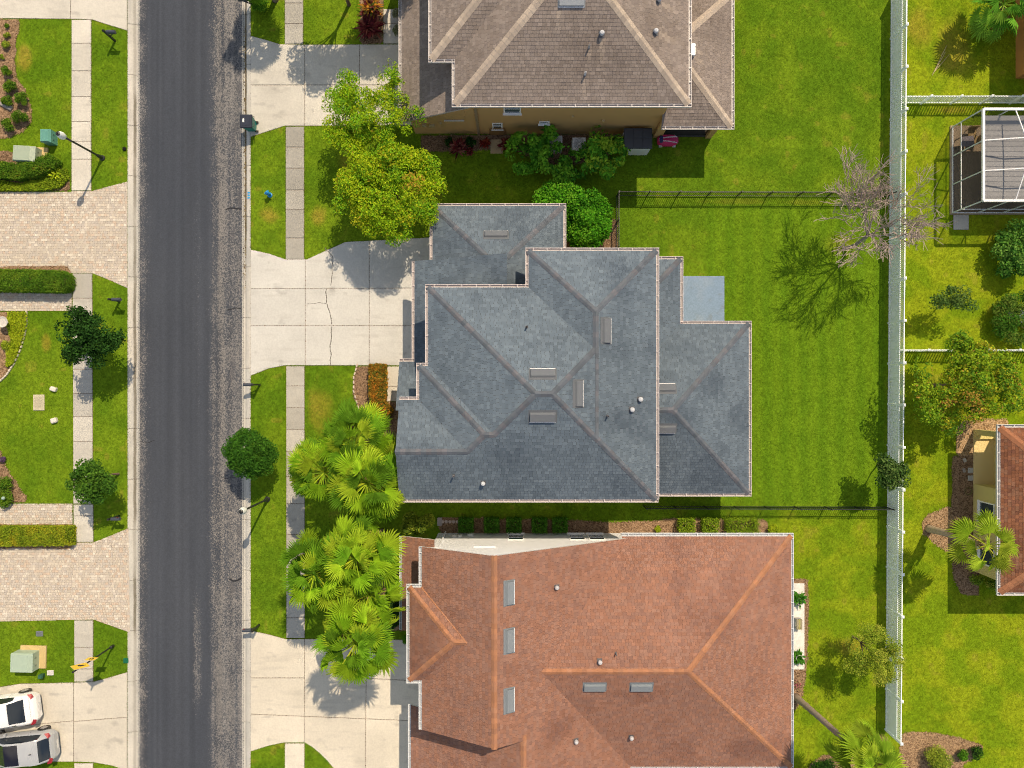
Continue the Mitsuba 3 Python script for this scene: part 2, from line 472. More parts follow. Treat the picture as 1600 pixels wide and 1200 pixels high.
walk('darker sidewalk strip between brown house driveway and grey roofed house driveway', 446.5, 475.5, 198, 405, [230, 263, 297, 328, 372], .45, (-.9, -.2), 0)
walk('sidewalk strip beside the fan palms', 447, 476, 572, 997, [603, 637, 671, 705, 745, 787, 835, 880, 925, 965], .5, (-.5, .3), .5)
walk('sidewalk stub below the cream driveway of the red roofed house', 445, 476, 1161, 1300, [1202, 1245], .9, (.8, 1), 0)
k = thing('front_walk', 'narrow concrete entry walk beside the orange hedge', 'walk', kind='structure')
slabs(k, poly((602, 572.5), (640, 572.5), (640, 627), (602, 627)), [((590, 604), (650, 604))], .7, rng, tone=(.7, .9))
k = thing('front_walk', 'short concrete walk beside the dark red shrub at the brown house', 'walk', kind='structure')
slabs(k, poly((599, 14), (630, 14), (630, 68.5), (599, 68.5)), [((590, 37), (640, 37))], .6, rng, tone=(.6, .8))
k = thing('patio', 'pale blue painted patio slab behind the grey roofed house', 'patio', kind='structure')
m = MB()
g = poly((1050, 431), (1132, 431), (1132, 512), (1050, 512), z=.1)
PAVED.append(g)
for q in shsplit(g, LineString([(g.bounds[0] - 1, 90), (g.bounds[2] + 1, 90)])).geoms:
    q = q.buffer(-.006, join_style=2)
    m = MB()
    m.prism(q, 0, .085).prism(q.buffer(-.02), .085, .1)
    part(k, 'slab', m, 'painted_slab')
k = thing('patio', 'narrow white patio slab behind the red roofed house with potted plants', 'patio', kind='structure')
m = MB()
m.prism(poly((1228, 911), (1256, 911), (1256, 1045), (1228, 1045)), 0, .09, uv=(1, 0))
part(k, 'slab', m, 'painted_slab')


# ------------------------------------------------------------------ paver driveways
def pavers(label, areas):
    k = thing('paver_driveway', label, 'driveway', kind='structure')
    area = unary_union(areas)
    PAVED.append(area)
    m = MB()
    m.sheet(area, .005, uv=(.35, 0))
    part(k, 'bed', m, 'mulch_mat')
    x0, y0, x1, y1 = area.bounds
    out, cl = [], []
    pal = np.array([[.50, .445, .37], [.525, .465, .385], [.49, .44, .375], [.485, .44, .385], [.56, .505, .42], [.53, .435, .345], [.61, .56, .48], [.51, .455, .39]])
    y = y0
    while y < y1:
        h = .15
        x = x0 - rng.random() * .2
        while x < x1:
            w = rng.choice([.12, .15, .18, .22])
            out.append((x + .005, y + .005, x + w - .005, y + h - .005))
            x += w
        y += h
    b = np.array(out)
    g = shapely.box(b[:, 0], b[:, 1], b[:, 2], b[:, 3])
    shapely.prepare(area)
    ins = shapely.contains(area, g)
    part_in = shapely.intersects(area, g) & ~ins
    mm = MB()
    q = b[ins]
    n = len(q)
    z = .020 + rng.random(n) * .008
    col = pal[rng.integers(0, len(pal), n)] * rng.uniform(.94, 1.08, (n, 1))
    c = [(0, 1), (2, 1), (2, 3), (0, 3)]
    top = np.stack([np.stack([q[:, i], q[:, j], z + rng.normal(0, .001, n)], 1) for i, j in c], 1)
    bot = top.copy()
    bot[..., 2] = 0
    mm.quads(top, col)
    for a in range(4):
        d = (a + 1) % 4
        mm.quads(np.stack([bot[:, a], bot[:, d], top[:, d], top[:, a]], 1), col * .8)
    for gg in shapely.intersection(area, g[part_in]):
        if gg.area > .002:
            mm.prism(gg, 0, .022, pal[rng.integers(0, len(pal))])
    part(k, 'paver', mm, kind='stuff')


pavers('pinkish paver driveway above the long clipped hedge', [poly((-70, 300), (112, 300), (112, 298.5), (144, 298.5), (172, 291), (199, 284), (199, 450), (172, 438), (144, 426.5), (108, 426.5), (108, 456), (112.5, 456), (112.5, 486), (-70, 486))])
pavers('pinkish paver driveway below the low yellow green hedge', [poly((-70, 787), (113.5, 787), (113.5, 847.5), (146, 847.5), (175, 836), (201, 825), (203, 988), (175, 978), (146, 968), (-70, 972))])


# ------------------------------------------------------------------ mulch beds
def bed(label, pts, tone, smoothit=True, z=.018):
    k = thing('mulch_bed', label, 'mulch bed', kind='structure')
    g = poly(*pts)
    if smoothit:
        g = g.buffer(.25).buffer(-.5).buffer(.25)
    ring = np.array(g.exterior.segmentize(.22).coords)[:-1]
    ring = ring + (meshkit.fbm(np.c_[ring * 1.7, np.zeros(len(ring))], 3, 4)[:, None] - .5) * .16
    g = Polygon(ring).buffer(0)
    PAVED.append(g)
    m = MB()
    m.prism(g, 0, z, uv=(tone, 0))
    put(k, m, 'mulch_mat')
    # wood chips lying loose on the bed
    n = int(g.area * 130)
    x0, y0, x1, y1 = g.bounds
    c = rng.uniform([x0, y0], [x1, y1], (int(n * (x1 - x0) * (y1 - y0) / g.area) + 4, 2))
    c = c[shapely.contains_xy(g.buffer(.06), c[:, 0], c[:, 1])]
    n = len(c)
    a = rng.random(n) * np.pi
    L, W = rng.uniform(.025, .06, n), rng.uniform(.008, .02, n)
    t, s = np.c_[np.cos(a), np.sin(a), rng.normal(0, .25, n)] * L[:, None], np.c_[-np.sin(a), np.cos(a), rng.normal(0, .3, n)] * W[:, None]
    o = np.c_[c, np.full(n, z + .02)]
    lo, hi = np.array([.12, .075, .05]) * (1 - tone) + np.array([.30, .2, .11]) * tone, np.array([.33, .21, .14]) * (1 - tone) + np.array([.6, .44, .27]) * tone
    mm = MB()
    mm.quads(np.stack([o - t - s, o + t - s, o + t + s, o - t + s], 1), lo + (hi - lo) * rng.random((n, 1)))
    part(k, 'wood_chip', mm, kind='stuff')
    return g


bed('brown mulch bed of small round shrubs in the top left', [(-20, 30.5), (33, 30.5), (26, 60), (22, 95), (26, 120), (40, 145), (51, 172), (48, 192), (35, 206), (10, 216), (-20, 216)], .42)
bed('mulch under the curved hedge beside the pale green cabinet', [(-20, 236), (10, 236), (60, 262), (92, 262), (108, 275), (110, 298), (-20, 298)], .25)
bed('mulch bed with lime ground cover inside the white stone edging', [(-20, 488), (42, 488), (41, 505), (38, 525), (30, 550), (16, 578), (0, 596), (-20, 602)], .5)
bed('mulch bed corner beside the lower paver band at the left edge', [(-20, 695), (2, 705), (8, 728), (24, 752), (38, 772), (48, 785), (-20, 785)], .35)
bed('thin mulch frame around the long clipped hedge', [(-20, 417), (106, 417), (112, 427), (112, 456), (-20, 456)], .4, False, .031)
bed('thin mulch frame around the low yellow green hedge', [(-20, 819), (114, 819), (114, 848), (111, 857), (-20, 857)], .5, False, .031)
bed('orange red mulch bed beside the orange leaved hedge', [(558, 572.5), (601, 572.5), (601, 628), (640, 628), (640, 700), (600, 690), (575, 660), (560, 638), (553, 615), (552, 595)], .3)
bed('dark mulch strip along the white wall under the row of square shrubs', [(686, 808), (760, 811), (830, 812), (900, 813), (945, 816), (1000, 815), (1060, 810), (1130, 812), (1200, 812), (1200, 834), (686, 834)], .32)
bed('mulch strip around the narrow white patio', [(1228, 903), (1262, 905), (1263, 950), (1261, 1030), (1258, 1060), (1254, 1085), (1242, 1110), (1228, 1110)], .35)
bed('mulch bed with low shrubs in the bottom right behind the white fence', [(1400, 1215), (1409, 1146), (1425, 1143), (1460, 1144), (1500, 1152), (1537, 1166), (1534, 1174), (1505, 1195), (1500, 1215)], .55)
bed('mulch ring under the leaning palm in the bottom right', [(1258, 1215), (1265, 1195), (1285, 1180), (1320, 1176), (1345, 1190), (1350, 1215)], .4)
bed('shaded mulch strip under the eave of the yellow house', [(1487, 712), (1530, 712), (1530, 930), (1500, 930), (1490, 900), (1487, 860)], .3)
bed('straw coloured mulch patch north of the yellow wall', [(1495, 672), (1502, 660), (1535, 655), (1575, 655), (1575, 712), (1493, 712)], .95)
bed('mulch mound around the foot of the right hand palm', [(1487, 786), (1470, 797), (1450, 803), (1441, 815), (1441, 832), (1455, 845), (1487, 868)], .6)
bed('mulch bed under the dark red shrub at the top edge', [(561, -30), (598, -30), (598, 68.5), (562, 68.5), (565, 30)], .3)
bed('dark soil strip along the brown wall under the dark red plants', [(655, 212), (985, 209), (985, 222), (940, 250), (860, 262), (800, 232), (720, 236), (660, 236)], .12)
bed('mulch strip beside the palms in front of the red roofed house', [(592, 900), (640, 880), (640, 985), (590, 985)], .3)
bed('mulch under the round green bush beside the iron fence', [(880, 352), (930, 352), (963, 340), (965, 392), (880, 392)], .3)

m = MB()
k = thing('bed_edging', 'curved white stone edging around the lime ground cover', 'edging')
for a in np.linspace(0, 1, 22):
    q = np.array([(42, 487), (42, 503), (39, 522), (33, 545), (22, 569), (11, 586), (-2, 598)], float)
    s = a * (len(q) - 1)
    i = min(int(s), len(q) - 2)
    c = q[i] + (q[i + 1] - q[i]) * (s - i)
    d = q[i + 1] - q[i]
    m = MB()
    m.box(P(c[0], c[1]) + [0, 0, .05], (.17 + rng.random() * .04, .10, .12), math.atan2(-d[1], d[0]), np.array([.62, .56, .46]) * rng.uniform(.85, 1.1), bev=.02)
    part(k, 'stone', m)
k = thing('bed_edging', 'short pale edging around the orange red mulch', 'edging')
for a in np.linspace(0, 1, 13):
    q = np.array([(558, 571), (553, 590), (553, 612), (560, 636), (566, 646)], float)
    s = a * (len(q) - 1)
    i = min(int(s), len(q) - 2)
    c = q[i] + (q[i + 1] - q[i]) * (s - i)
    d = q[i + 1] - q[i]
    m = MB()
    m.box(P(c[0], c[1]) + [0, 0, .05], (.2, .09, .12), math.atan2(-d[1], d[0]), np.array([.55, .46, .38]) * rng.uniform(.85, 1.1), bev=.02)
    part(k, 'stone', m)


# ------------------------------------------------------------------ roofs
def clip(pts, A, B, C):
    """The part of a convex polygon where A x + B y + C >= 0."""
    out = []
    for i in range(len(pts)):
        p, q = pts[i], pts[(i + 1) % len(pts)]
        a, b = A * p[0] + B * p[1] + C, A * q[0] + B * q[1] + C
        if a >= 0:
            out.append(p)
        if (a < 0) != (b < 0):
            t = a / (a - b)
            out.append((p[0] + (q[0] - p[0]) * t, p[1] + (q[1] - p[1]) * t))
    return out


class Wing:
    """A rectangle of roof: each side slopes up from its eave (z, pitch), or is None for a gable end."""

    def __init__(self, x0, y0, x1, y1, gutter='NESW', **sides):
        self.b = (min(x0, x1), min(y0, y1), max(x0, x1), max(y0, y1))
        self.gutter = gutter
        x0, y0, x1, y1 = self.b
        self.pl, self.eave = {}, {}
        for s, zp in sides.items():
            if zp is None:
                continue
            z, p = zp
            self.pl[s] = {'N': (0, -p, z + p * y1), 'S': (0, p, z - p * y0), 'E': (-p, 0, z + p * x1), 'W': (p, 0, z - p * x0)}[s]
            self.eave[s] = ({'N': [(x0, y1), (x1, y1)], 'S': [(x0, y0), (x1, y0)], 'E': [(x1, y0), (x1, y1)], 'W': [(x0, y0), (x0, y1)]}[s], z)

    def rect(self):
        x0, y0, x1, y1 = self.b
        return [(x0, y0), (x1, y0), (x1, y1), (x0, y1)]

    def face(self, s):
        pts = self.rect()
        a = self.pl[s]
        for t, b in self.pl.items():
            if t != s:
                pts = clip(pts, b[0] - a[0], b[1] - a[1], b[2] - a[2])
        return pts

    def above(self, a, eps):
        pts = self.rect()
        for b in self.pl.values():
            pts = clip(pts, b[0] - a[0], b[1] - a[1], b[2] - a[2] - eps)
            if len(pts) < 3:
                return None
        g = Polygon(pts)
        return g.buffer(0) if g.area > 1e-4 else None


def roof_faces(wings, cut=None):
    out = []
    for i, w in enumerate(wings):
        for s in w.pl:
            pts = w.face(s)
            if len(pts) < 3:
                continue
            g = Polygon(pts).buffer(0)
            for j, o in enumerate(wings):
                if j != i and not g.is_empty:
                    d = o.above(w.pl[s], 1e-4 if j > i else -1e-4)
                    if d is not None:
                        g = g.difference(d.buffer(1e-4, join_style=2))
            if cut is not None:
                g = g.difference(cut)
            for q in getattr(g, 'geoms', [g]):
                q = q.buffer(-.004, join_style=2).buffer(.004, join_style=2)
                for r in getattr(q, 'geoms', [q]):
                    if r.geom_type == 'Polygon' and r.area > .03:
                        out.append((r, w.pl[s], w, s))
    return out


def hz(pl, x, y):
    return pl[0] * x + pl[1] * y + pl[2]


def shingle_mesh(mb, g, pl, rng, tone, exposure=.155, rise=.015, wid=(.15, .27)):
    gr = np.array(pl[:2])
    sl = np.linalg.norm(gr)
    up = gr / sl
    al = np.array([up[1], -up[0]])

    def tosd(xy):
        return np.c_[xy @ al, xy @ up]

    ring = tosd(np.array(g.exterior.coords))
    gs = Polygon(ring, [tosd(np.array(r.coords)) for r in g.interiors]).buffer(0)
    s0, d0, s1, d1 = gs.bounds
    bx = []
    d, row = d0, 0
    while d < d1:
        e = exposure
        n = int((s1 - s0) / wid[0]) + 3
        w = rng.uniform(*wid, n)
        x = s0 - rng.random() * .3 + np.concatenate([[0], np.cumsum(w)])
        x = x[x < s1 + .5]
        if len(x) > 1:
            bx.append(np.c_[x[:-1] + .004, np.full(len(x) - 1, d), x[1:] - .004, np.full(len(x) - 1, d + e)])
        d += e
        row += 1
    b = np.vstack(bx)
    gg = shapely.box(b[:, 0], b[:, 1], b[:, 2], b[:, 3])
    shapely.prepare(gs)
    ins = shapely.contains(gs, gg)
    edge = shapely.intersects(gs, gg) & ~ins

    def world(sd, lift):
        xy = sd[..., :1] * al + sd[..., 1:2] * up
        return np.concatenate([xy, (hz(pl, xy[..., 0], xy[..., 1]) + lift)[..., None]], -1)

    q = b[ins]
    n = len(q)
    if n:
        low = rise + rng.random(n) * .008
        hi = np.full(n, .004)
        c4 = np.stack([np.stack([q[:, i], q[:, j]], 1) for i, j in ((0, 1), (2, 1), (2, 3), (0, 3))], 1)
        lift = np.stack([low, low, hi, hi], 1)
        top, bot = world(c4, lift), world(c4, np.zeros((n, 4)))
        mid = top.mean(1)
        col = tone(rng, mid)
        if np.cross(top[0, 1] - top[0, 0], top[0, 2] - top[0, 0])[2] < 0:
            order = [3, 2, 1, 0]
        else:
            order = [0, 1, 2, 3]
        mb.quads(top[:, order], col)
        for a, d_ in ((0, 1), (1, 2), (3, 0)):
            mb.quads(np.stack([bot[:, a], bot[:, d_], top[:, d_], top[:, a]], 1), col * .75)
    gi = shapely.intersection(gs, gg[edge])
    bl = b[edge]
    for h, bb in zip(gi, bl):
        for r in getattr(h, 'geoms', [h]):
            if r.geom_type != 'Polygon' or r.area < .0015:
                continue
            sd = np.array(r.exterior.coords)[:-1]
            f = (sd[:, 1] - bb[1]) / (bb[3] - bb[1])
            lf = rise * (1 - f) + .004 * f
            t = world(sd, lf)
            col = tone(rng, t.mean(0)[None])[0]
            m = len(t)
            F = np.array([[0, i, i + 1] for i in range(1, m - 1)])
            if np.cross(t[1] - t[0], t[2] - t[0])[2] < 0:
                F = F[:, ::-1]
            mb.add(t, F, col)
            b0 = world(sd, lf * 0)
            i = np.arange(m)
            j = (i + 1) % m
            mb.add(np.vstack([b0, t]), np.vstack([np.c_[i, j, j + m], np.c_[i, j + m, i + m]]), col * .75)


def deck_mesh(mb, g, pl, thick, col):
    v2, f2 = trimesh.creation.triangulate_polygon(g, engine='earcut')
    f2 = fixup(v2, f2)
    z = hz(pl, v2[:, 0], v2[:, 1])
    mb.add(np.c_[v2, z - .002], f2, (.055, .048, .045))      # roofing felt, seen only in the joints
    mb.add(np.c_[v2, z - thick], f2[:, ::-1], col)
    r = np.array(g.exterior.coords)[:-1]
    if not g.exterior.is_ccw:
        r = r[::-1]
    m = len(r)
    z = hz(pl, r[:, 0], r[:, 1])
    i = np.arange(m)
    j = (i + 1) % m
    mb.add(np.vstack([np.c_[r, z - thick], np.c_[r, z]]), np.vstack([np.c_[i, j, j + m], np.c_[i, j + m, i + m]]), col)


def cap_mesh(mb, a, b, pa, pb, rng, width, tone, step=.26):
    """Ridge or hip caps from a to b (plan), bent over the planes pa and pb."""
    a, b = np.array(a), np.array(b)
    if hz(pa, *a) > hz(pa, *b):
        a, b = b, a
    L = np.linalg.norm(b - a)
    d = (b - a) / L
    nrm = np.array([-d[1], d[0]])
    if hz(pa, *(a + nrm)) > hz(pb, *(a + nrm)):     # on this side the surface is the lower plane
        pa, pb = pb, pa
    n = max(1, int(L / step))
    for i in range(n):
        t0, t1 = L * i / n, min(L, L * (i + 1) / n + .03)
        c = tone(rng)
        q = []
        for t, lf in ((t0, .042), (t1, .030)):
            m = a + d * t
            e1, e2 = m + nrm * width / 2, m - nrm * width / 2
            q.append([[*e1, hz(pa, *e1) + lf - .012], [*m, hz(pa, *m) + lf], [*e2, hz(pb, *e2) + lf - .012]])
        q = np.array(q)
        v = np.vstack([q.reshape(-1, 3), q[0] - [0, 0, .03]])
        mb.add(v, [[0, 3, 4], [0, 4, 1], [1, 4, 5], [1, 5, 2], [6, 0, 1], [6, 1, 7], [7, 1, 2], [7, 2, 8]], c)


def gutter_mesh(mb, a, b, z, out, col, rng, w=.15, ext=(0, 0)):
    a, b = np.array(a), np.array(b)
    L = np.linalg.norm(b - a)
    d = (b - a) / L
    a = a - d * ext[0]
    b = b + d * ext[1]
    L = np.linalg.norm(b - a)
    out = np.array(out)
    ang = math.atan2(d[1], d[0])
    mid = (a + b) / 2
    g0, h = .004, .12
    top = z - .005
    mb.box([*(mid + out * (g0 + .008)), top - h / 2], (L, .016, h), ang, col)
    mb.box([*(mid + out * (g0 + w)), top - h / 2 - .008], (L, .026, h), ang, col)
    mb.box([*(mid + out * (g0 + w / 2)), top - h + .008], (L - .004, w - .02, .012), ang, np.array(col) * .55)
    t = rng.uniform(.15, .5)
    while t < L - .1:
        c = a + d * t + out * (g0 + w / 2)
        mb.box([*c, top - .004], (.035, w + .02, .014), ang, col)
        t += rng.uniform(.66, .84)
    for e in (a + d * .008, b - d * .008):
        mb.box([*(e + out * (g0 + w / 2)), top - h / 2], (.012, w - .03, h * .9), ang, col)


OUT = {'N': (0, 1), 'S': (0, -1), 'E': (1, 0), 'W': (-1, 0)}


def build_roof(house, wings, tone, captone, capw, guttercol, fascia, rng, cut=None, name='roof', window=None):
    faces = roof_faces(wings, cut)
    if window is not None:
        faces = [(f[0].intersection(window), *f[1:]) for f in faces]
        faces = [f for f in faces if f[0].geom_type == 'Polygon' and f[0].area > .05]
    deck, sh = MB(), MB()
    for g, pl, w, s in faces:
        deck_mesh(deck, g, pl, .13, fascia)
        shingle_mesh(sh, g, pl, rng, tone)
    rk = part(house, name, deck, 'vc')
    part(rk, 'shingle', sh, 'vc', kind='stuff')
    # ridges and hips: where two faces meet and the surface bends down on both sides
    for i in range(len(faces)):
        for j in range(i + 1, len(faces)):
            (g, pl, _, _), (h, ql, _, _) = faces[i], faces[j]
            if abs(pl[0] - ql[0]) < 1e-6 and abs(pl[1] - ql[1]) < 1e-6:
                continue
            c = g.buffer(.03).intersection(h.buffer(.03))
            for q in getattr(c, 'geoms', [c]):
                if q.geom_type != 'Polygon' or q.is_empty:
                    continue
                r = np.array(q.minimum_rotated_rectangle.exterior.coords)
                e = np.linalg.norm(np.diff(r, axis=0), axis=1)
                if max(e[0], e[1]) < .35:
                    continue
                A, B = ((r[0] + r[3]) / 2, (r[1] + r[2]) / 2) if e[0] > e[1] else ((r[0] + r[1]) / 2, (r[2] + r[3]) / 2)
                m = (A + B) / 2
                if abs(hz(pl, *m) - hz(ql, *m)) > .05:
                    continue
                # convex if, within g, the other plane is the higher one
                cpt = np.array(g.representative_point().coords[0])
                if hz(ql, *cpt) <= hz(pl, *cpt):
                    continue
                mc = MB()
                cap_mesh(mc, A, B, pl, ql, rng, capw, captone)
                part(rk, 'ridge_cap', mc, 'vc')
    for w in wings:
        for s, (ln, z) in w.eave.items():
            if s not in w.gutter:
                continue
            line = LineString(ln)
            fs = [g for g, pl, ww, ss in faces if ww is w and ss == s]
            if not fs:
                continue
            vis = unary_union([g.buffer(.02) for g in fs]).intersection(line)
            for q in getattr(vis, 'geoms', [vis]):
                if q.geom_type != 'LineString' or q.length < .25:
                    continue
                a, b = q.coords[0], q.coords[-1]
                ext = [0, 0]
                if s in 'NS':
                    for n_, e in enumerate((a, b)):
                        side = 'W' if abs(e[0] - w.b[0]) < .03 else 'E' if abs(e[0] - w.b[2]) < .03 else None
                        if side and side in w.eave and side in w.gutter:
                            ext[n_ if a[0] < b[0] else 1 - n_] = .165
                    if a[0] > b[0]:
                        a, b = b, a
                mg = MB()
                gutter_mesh(mg, a, b, z, OUT[s], guttercol, rng, ext=ext)
                part(rk, 'gutter', mg, 'paint')
    return rk, faces


def roof_at(faces, x, y):
    best = None
    for g, pl, _, _ in faces:
        if g.buffer(.05).contains(Point(x, y)):
            best = max(best or -9, hz(pl, x, y))
    return best, [pl for g, pl, _, _ in faces if g.buffer(.05).contains(Point(x, y))]


def on_roof(px, py, faces, guess=7.0):
    z = guess
    for _ in range(12):
        x, y = XY(px, py, z)
        h, pls = roof_at(faces, x, y)
        if h is None:
            break
        z = h
    return np.array([*XY(px, py, z), z]), (pls[0] if pls else (0, 0, z))


def slot_vent(rk, faces, px, py, ln, wd, col, guess, label=None):
    """An off-ridge vent: a sheet metal hood lying on the slope, open on the low side."""
    c, pl = on_roof(px, py, faces, guess)
    gr = np.array(pl[:2])
    sl = np.linalg.norm(gr)
    up = gr / sl if sl > 0 else np.array([0, 1.0])
    al = np.array([-up[1], up[0]])

    def pt(a, d, h):
        xy = c[:2] + al * a + up * d
        return [*xy, hz(pl, *xy) + h]

    m = MB()
    a, d = ln / 2, wd / 2
    flange = [pt(-a - .08, d + .12, .026), pt(a + .08, d + .12, .026), pt(a + .08, -d - .04, .026), pt(-a - .08, -d - .04, .026)]
    m.add(flange, [[0, 2, 1], [0, 3, 2]], np.array(col) * .9)
    v = [pt(-a, d, .03), pt(a, d, .03), pt(a, d * .55, .13), pt(-a, d * .55, .13), pt(a, -d, .16), pt(-a, -d, .16), pt(-a, -d, .11), pt(a, -d, .11), pt(-a, d, .0), pt(a, d, 0), pt(-a, -d + .05, 0), pt(a, -d + .05, 0)]
    m.add(v, [[0, 1, 2], [0, 2, 3], [3, 2, 4], [3, 4, 5], [5, 4, 7], [5, 7, 6]], col)
    m.add(v, [[0, 3, 10], [3, 5, 10], [5, 6, 10], [0, 10, 8], [1, 11, 2], [2, 11, 4], [4, 11, 7], [1, 9, 11]], np.array(col) * .85)
    m.add([pt(-a, -d + .07, .025), pt(a, -d + .07, .025), pt(a, -d + .07, .115), pt(-a, -d + .07, .115)], [[0, 1, 2], [0, 2, 3]], (.02, .02, .025))
    m.add([pt(-a - .03, -d - .035, .027), pt(a + .03, -d - .035, .027), pt(a + .03, -d, .05), pt(-a - .03, -d, .05)], [[0, 1, 2], [0, 2, 3]], (.75, .75, .78))
    part(rk, 'slot_vent', m, 'vc', label=label)


def pipe_vent(rk, faces, px, py, r, h, col, guess, cap=False):
    c, pl = on_roof(px, py, faces, guess)
    m = MB()
    if cap:
        m.lathe([(r * .7, -.1), (r * .7, h * .6), (r * 1.25, h * .6), (r * 1.3, h * .75), (r, h), (0.001, h * 1.12)], c, 12, col)
    else:
        m.lathe([(r, -.1), (r, h), (r * .75, h), (r * .75, h * .4), (0.001, h * .4)], c, 10, col)
    sl = np.array(pl[:2])
    q = [[c[0] + a * r * 1.5, c[1] + b * r * 1.5] for a, b in ((-1, -1), (1, -1), (1, 1), (-1, 1))]
    m.add([[*e, hz(pl, *e) + .024] for e in q], [[0, 1, 2], [0, 2, 3]], (.12, .12, .13))
    part(rk, 'pipe_vent', m, 'vc', smooth=False)


def window_on(house, p, u, w, h, out, frame=(.78, .78, .76), glass=(.03, .05, .06), bars=1, label=None):
    """A sash window: p = centre on the wall plane, u = direction along the wall, out = outward normal."""
    p, u, out = (np.array(a, float) for a in (p, u, out))
    k = nkey(f'{house}__window')
    f = MB()
    up = np.array([0, 0, 1.0])
    t = .07
    for s in (-1, 1):
        f.beam(p + u * s * (w / 2 - t / 2) - up * h / 2 + out * .02, p + u * s * (w / 2 - t / 2) + up * h / 2 + out * .02, .06, t, frame, up=u)
        f.beam(p - u * (w / 2 - t - .002) + up * s * (h / 2 - t / 2) + out * .02, p + u * (w / 2 - t - .002) + up * s * (h / 2 - t / 2) + out * .02, .06, t, frame, up=up)
    for i in range(bars):
        f.beam(p - u * (w / 2 - t - .003) + up * (h * ((i + 1) / (bars + 1) - .5)) + out * .015, p + u * (w / 2 - t - .003) + up * (h * ((i + 1) / (bars + 1) - .5)) + out * .015, .04, .045, frame, up=up)
    f.beam(p - u * (w / 2 + .05) - up * (h / 2 + .03) + out * .06, p + u * (w / 2 + .05) - up * (h / 2 + .03) + out * .06, .14, .05, frame, up=up)
    put(k, f, 'paint')
    if label:
        labels[k] = {'label': label}
    g = MB()
    c = [p + u * a * (w / 2 - .05) + up * b * (h / 2 - .05) + out * .006 for a, b in ((-1, -1), (1, -1), (1, 1), (-1, 1))]
    g.add(c, [[0, 1, 2], [0, 2, 3]], glass)
    part(k, 'pane', g, 'darkglass')


def stain(p, f, lo, hi, seed=0):
    t = meshkit.fbm(np.asarray(p) * f, 3, seed)
    return np.clip((t - lo) / (hi - lo), 0, 1)[:, None]


def shingle_tone(cols, var, dark, seed, streak=.35, runs=()):
    """runs: pale runoff streaks (x, y, dx, dy, length, width) below metal vents"""
    cols = np.array(cols)

    def tone(rng, p):
        n = len(p)
        c = cols[rng.integers(0, len(cols), n)] * rng.uniform(1 - var, 1 + var, (n, 1))
        s = stain(p, .55, .48, .74, seed) * streak
        s2 = stain(p, .18, .4, .7, seed + 7)
        c = c * (1 - s + s * np.array(dark)) * (.92 + .14 * s2)
        for x, y, dx, dy, ln, wd in runs:
            t = (p[:, 0] - x) * dx + (p[:, 1] - y) * dy
            o = np.abs(-(p[:, 0] - x) * dy + (p[:, 1] - y) * dx)
            a = (np.clip(t / .2, 0, 1) * np.clip(1 - t / ln, 0, 1) * np.clip(1.6 - o / wd, 0, 1))[:, None]
            c = c * (1 - .5 * a) + .5 * a * np.array([.50, .42, .34])
        return c

    return tone


def cap_tone(cols, var):
    cols = np.array(cols)
    return lambda rng: cols[rng.integers(0, len(cols))] * rng.uniform(1 - var, 1 + var)


def U(px, py, z):
    return XY(px, py, z)


WHITE_G = (.62, .565, .555)
# ------------------------------------------------------------------ the grey roofed house
rng = np.random.default_rng(21)
k = thing('house', 'beige two storey house with grey shingle roof in the middle of the picture', 'house')
GREY = k
h6 = (6.0, .5)


def W6(x0, y0, x1, y1, sides='NESW', z=6.0, p=.5, gutter=None):
    a, b = U(x0, y0, z), U(x1, y1, z)
    return Wing(a[0], a[1], b[0], b[1], gutter=gutter or sides, **{s: (z, p) for s in sides})


gt = shingle_tone([(.122, .157, .194), (.131, .168, .206), (.140, .178, .217), (.150, .189, .228), (.116, .149, .184)], .075, (.48, .5, .55), 3, .5)
gc = cap_tone([(.108, .126, .150), (.12, .135, .158), (.135, .140, .160), (.115, .132, .158)], .12)
upper = [W6(669, 449, 1024, 780), W6(826, 392, 1025, 780), W6(655, 572, 900, 780), W6(624, 625, 900, 780, 'NS')]
rk, gf = build_roof(k, upper, gt, gc, .3, WHITE_G, (.55, .50, .46), rng)
wall_up = unary_union([sbox(*w.b) for w in upper]).buffer(-.42, join_style=2)
lower = [W6(676, 322, 880, 700, 'NEW', 3.0), W6(648, 408, 1000, 600, 'W', 3.0), W6(900, 506, 1170, 771, 'NES', 3.0), W6(880, 405, 1063, 700, 'NE', 3.0), W6(624, 565, 658, 640, 'N', 3.0)]
lower[2].gutter = lower[3].gutter = 'NES'
# the garage shed roof stops at the upper walls
x0, y0, x1, y1 = lower[1].b
lower[1].b = (x0, y0, x0 + 5.2, y1)
rk2, gf2 = build_roof(k, lower[2:4], gt, gc, .3, WHITE_G, (.55, .50, .46), rng, cut=wall_up, name='rear_roof')
rk3, gf3 = build_roof(k, lower[:2], gt, gc, .3, WHITE_G, (.55, .50, .46), rng, cut=wall_up, name='garage_roof')
build_roof(k, lower[4:], gt, gc, .3, WHITE_G, (.55, .50, .46), rng, cut=wall_up, name='entry_roof')
m = MB()
m.prism(wall_up, 0, 5.93, (.50, .43, .34))
wl = unary_union([sbox(*w.b) for w in lower[:4]]).buffer(-.42, join_style=2).difference(wall_up.buffer(.01, join_style=2))
m.prism(wl, 0, 2.93, (.50, .43, .34))
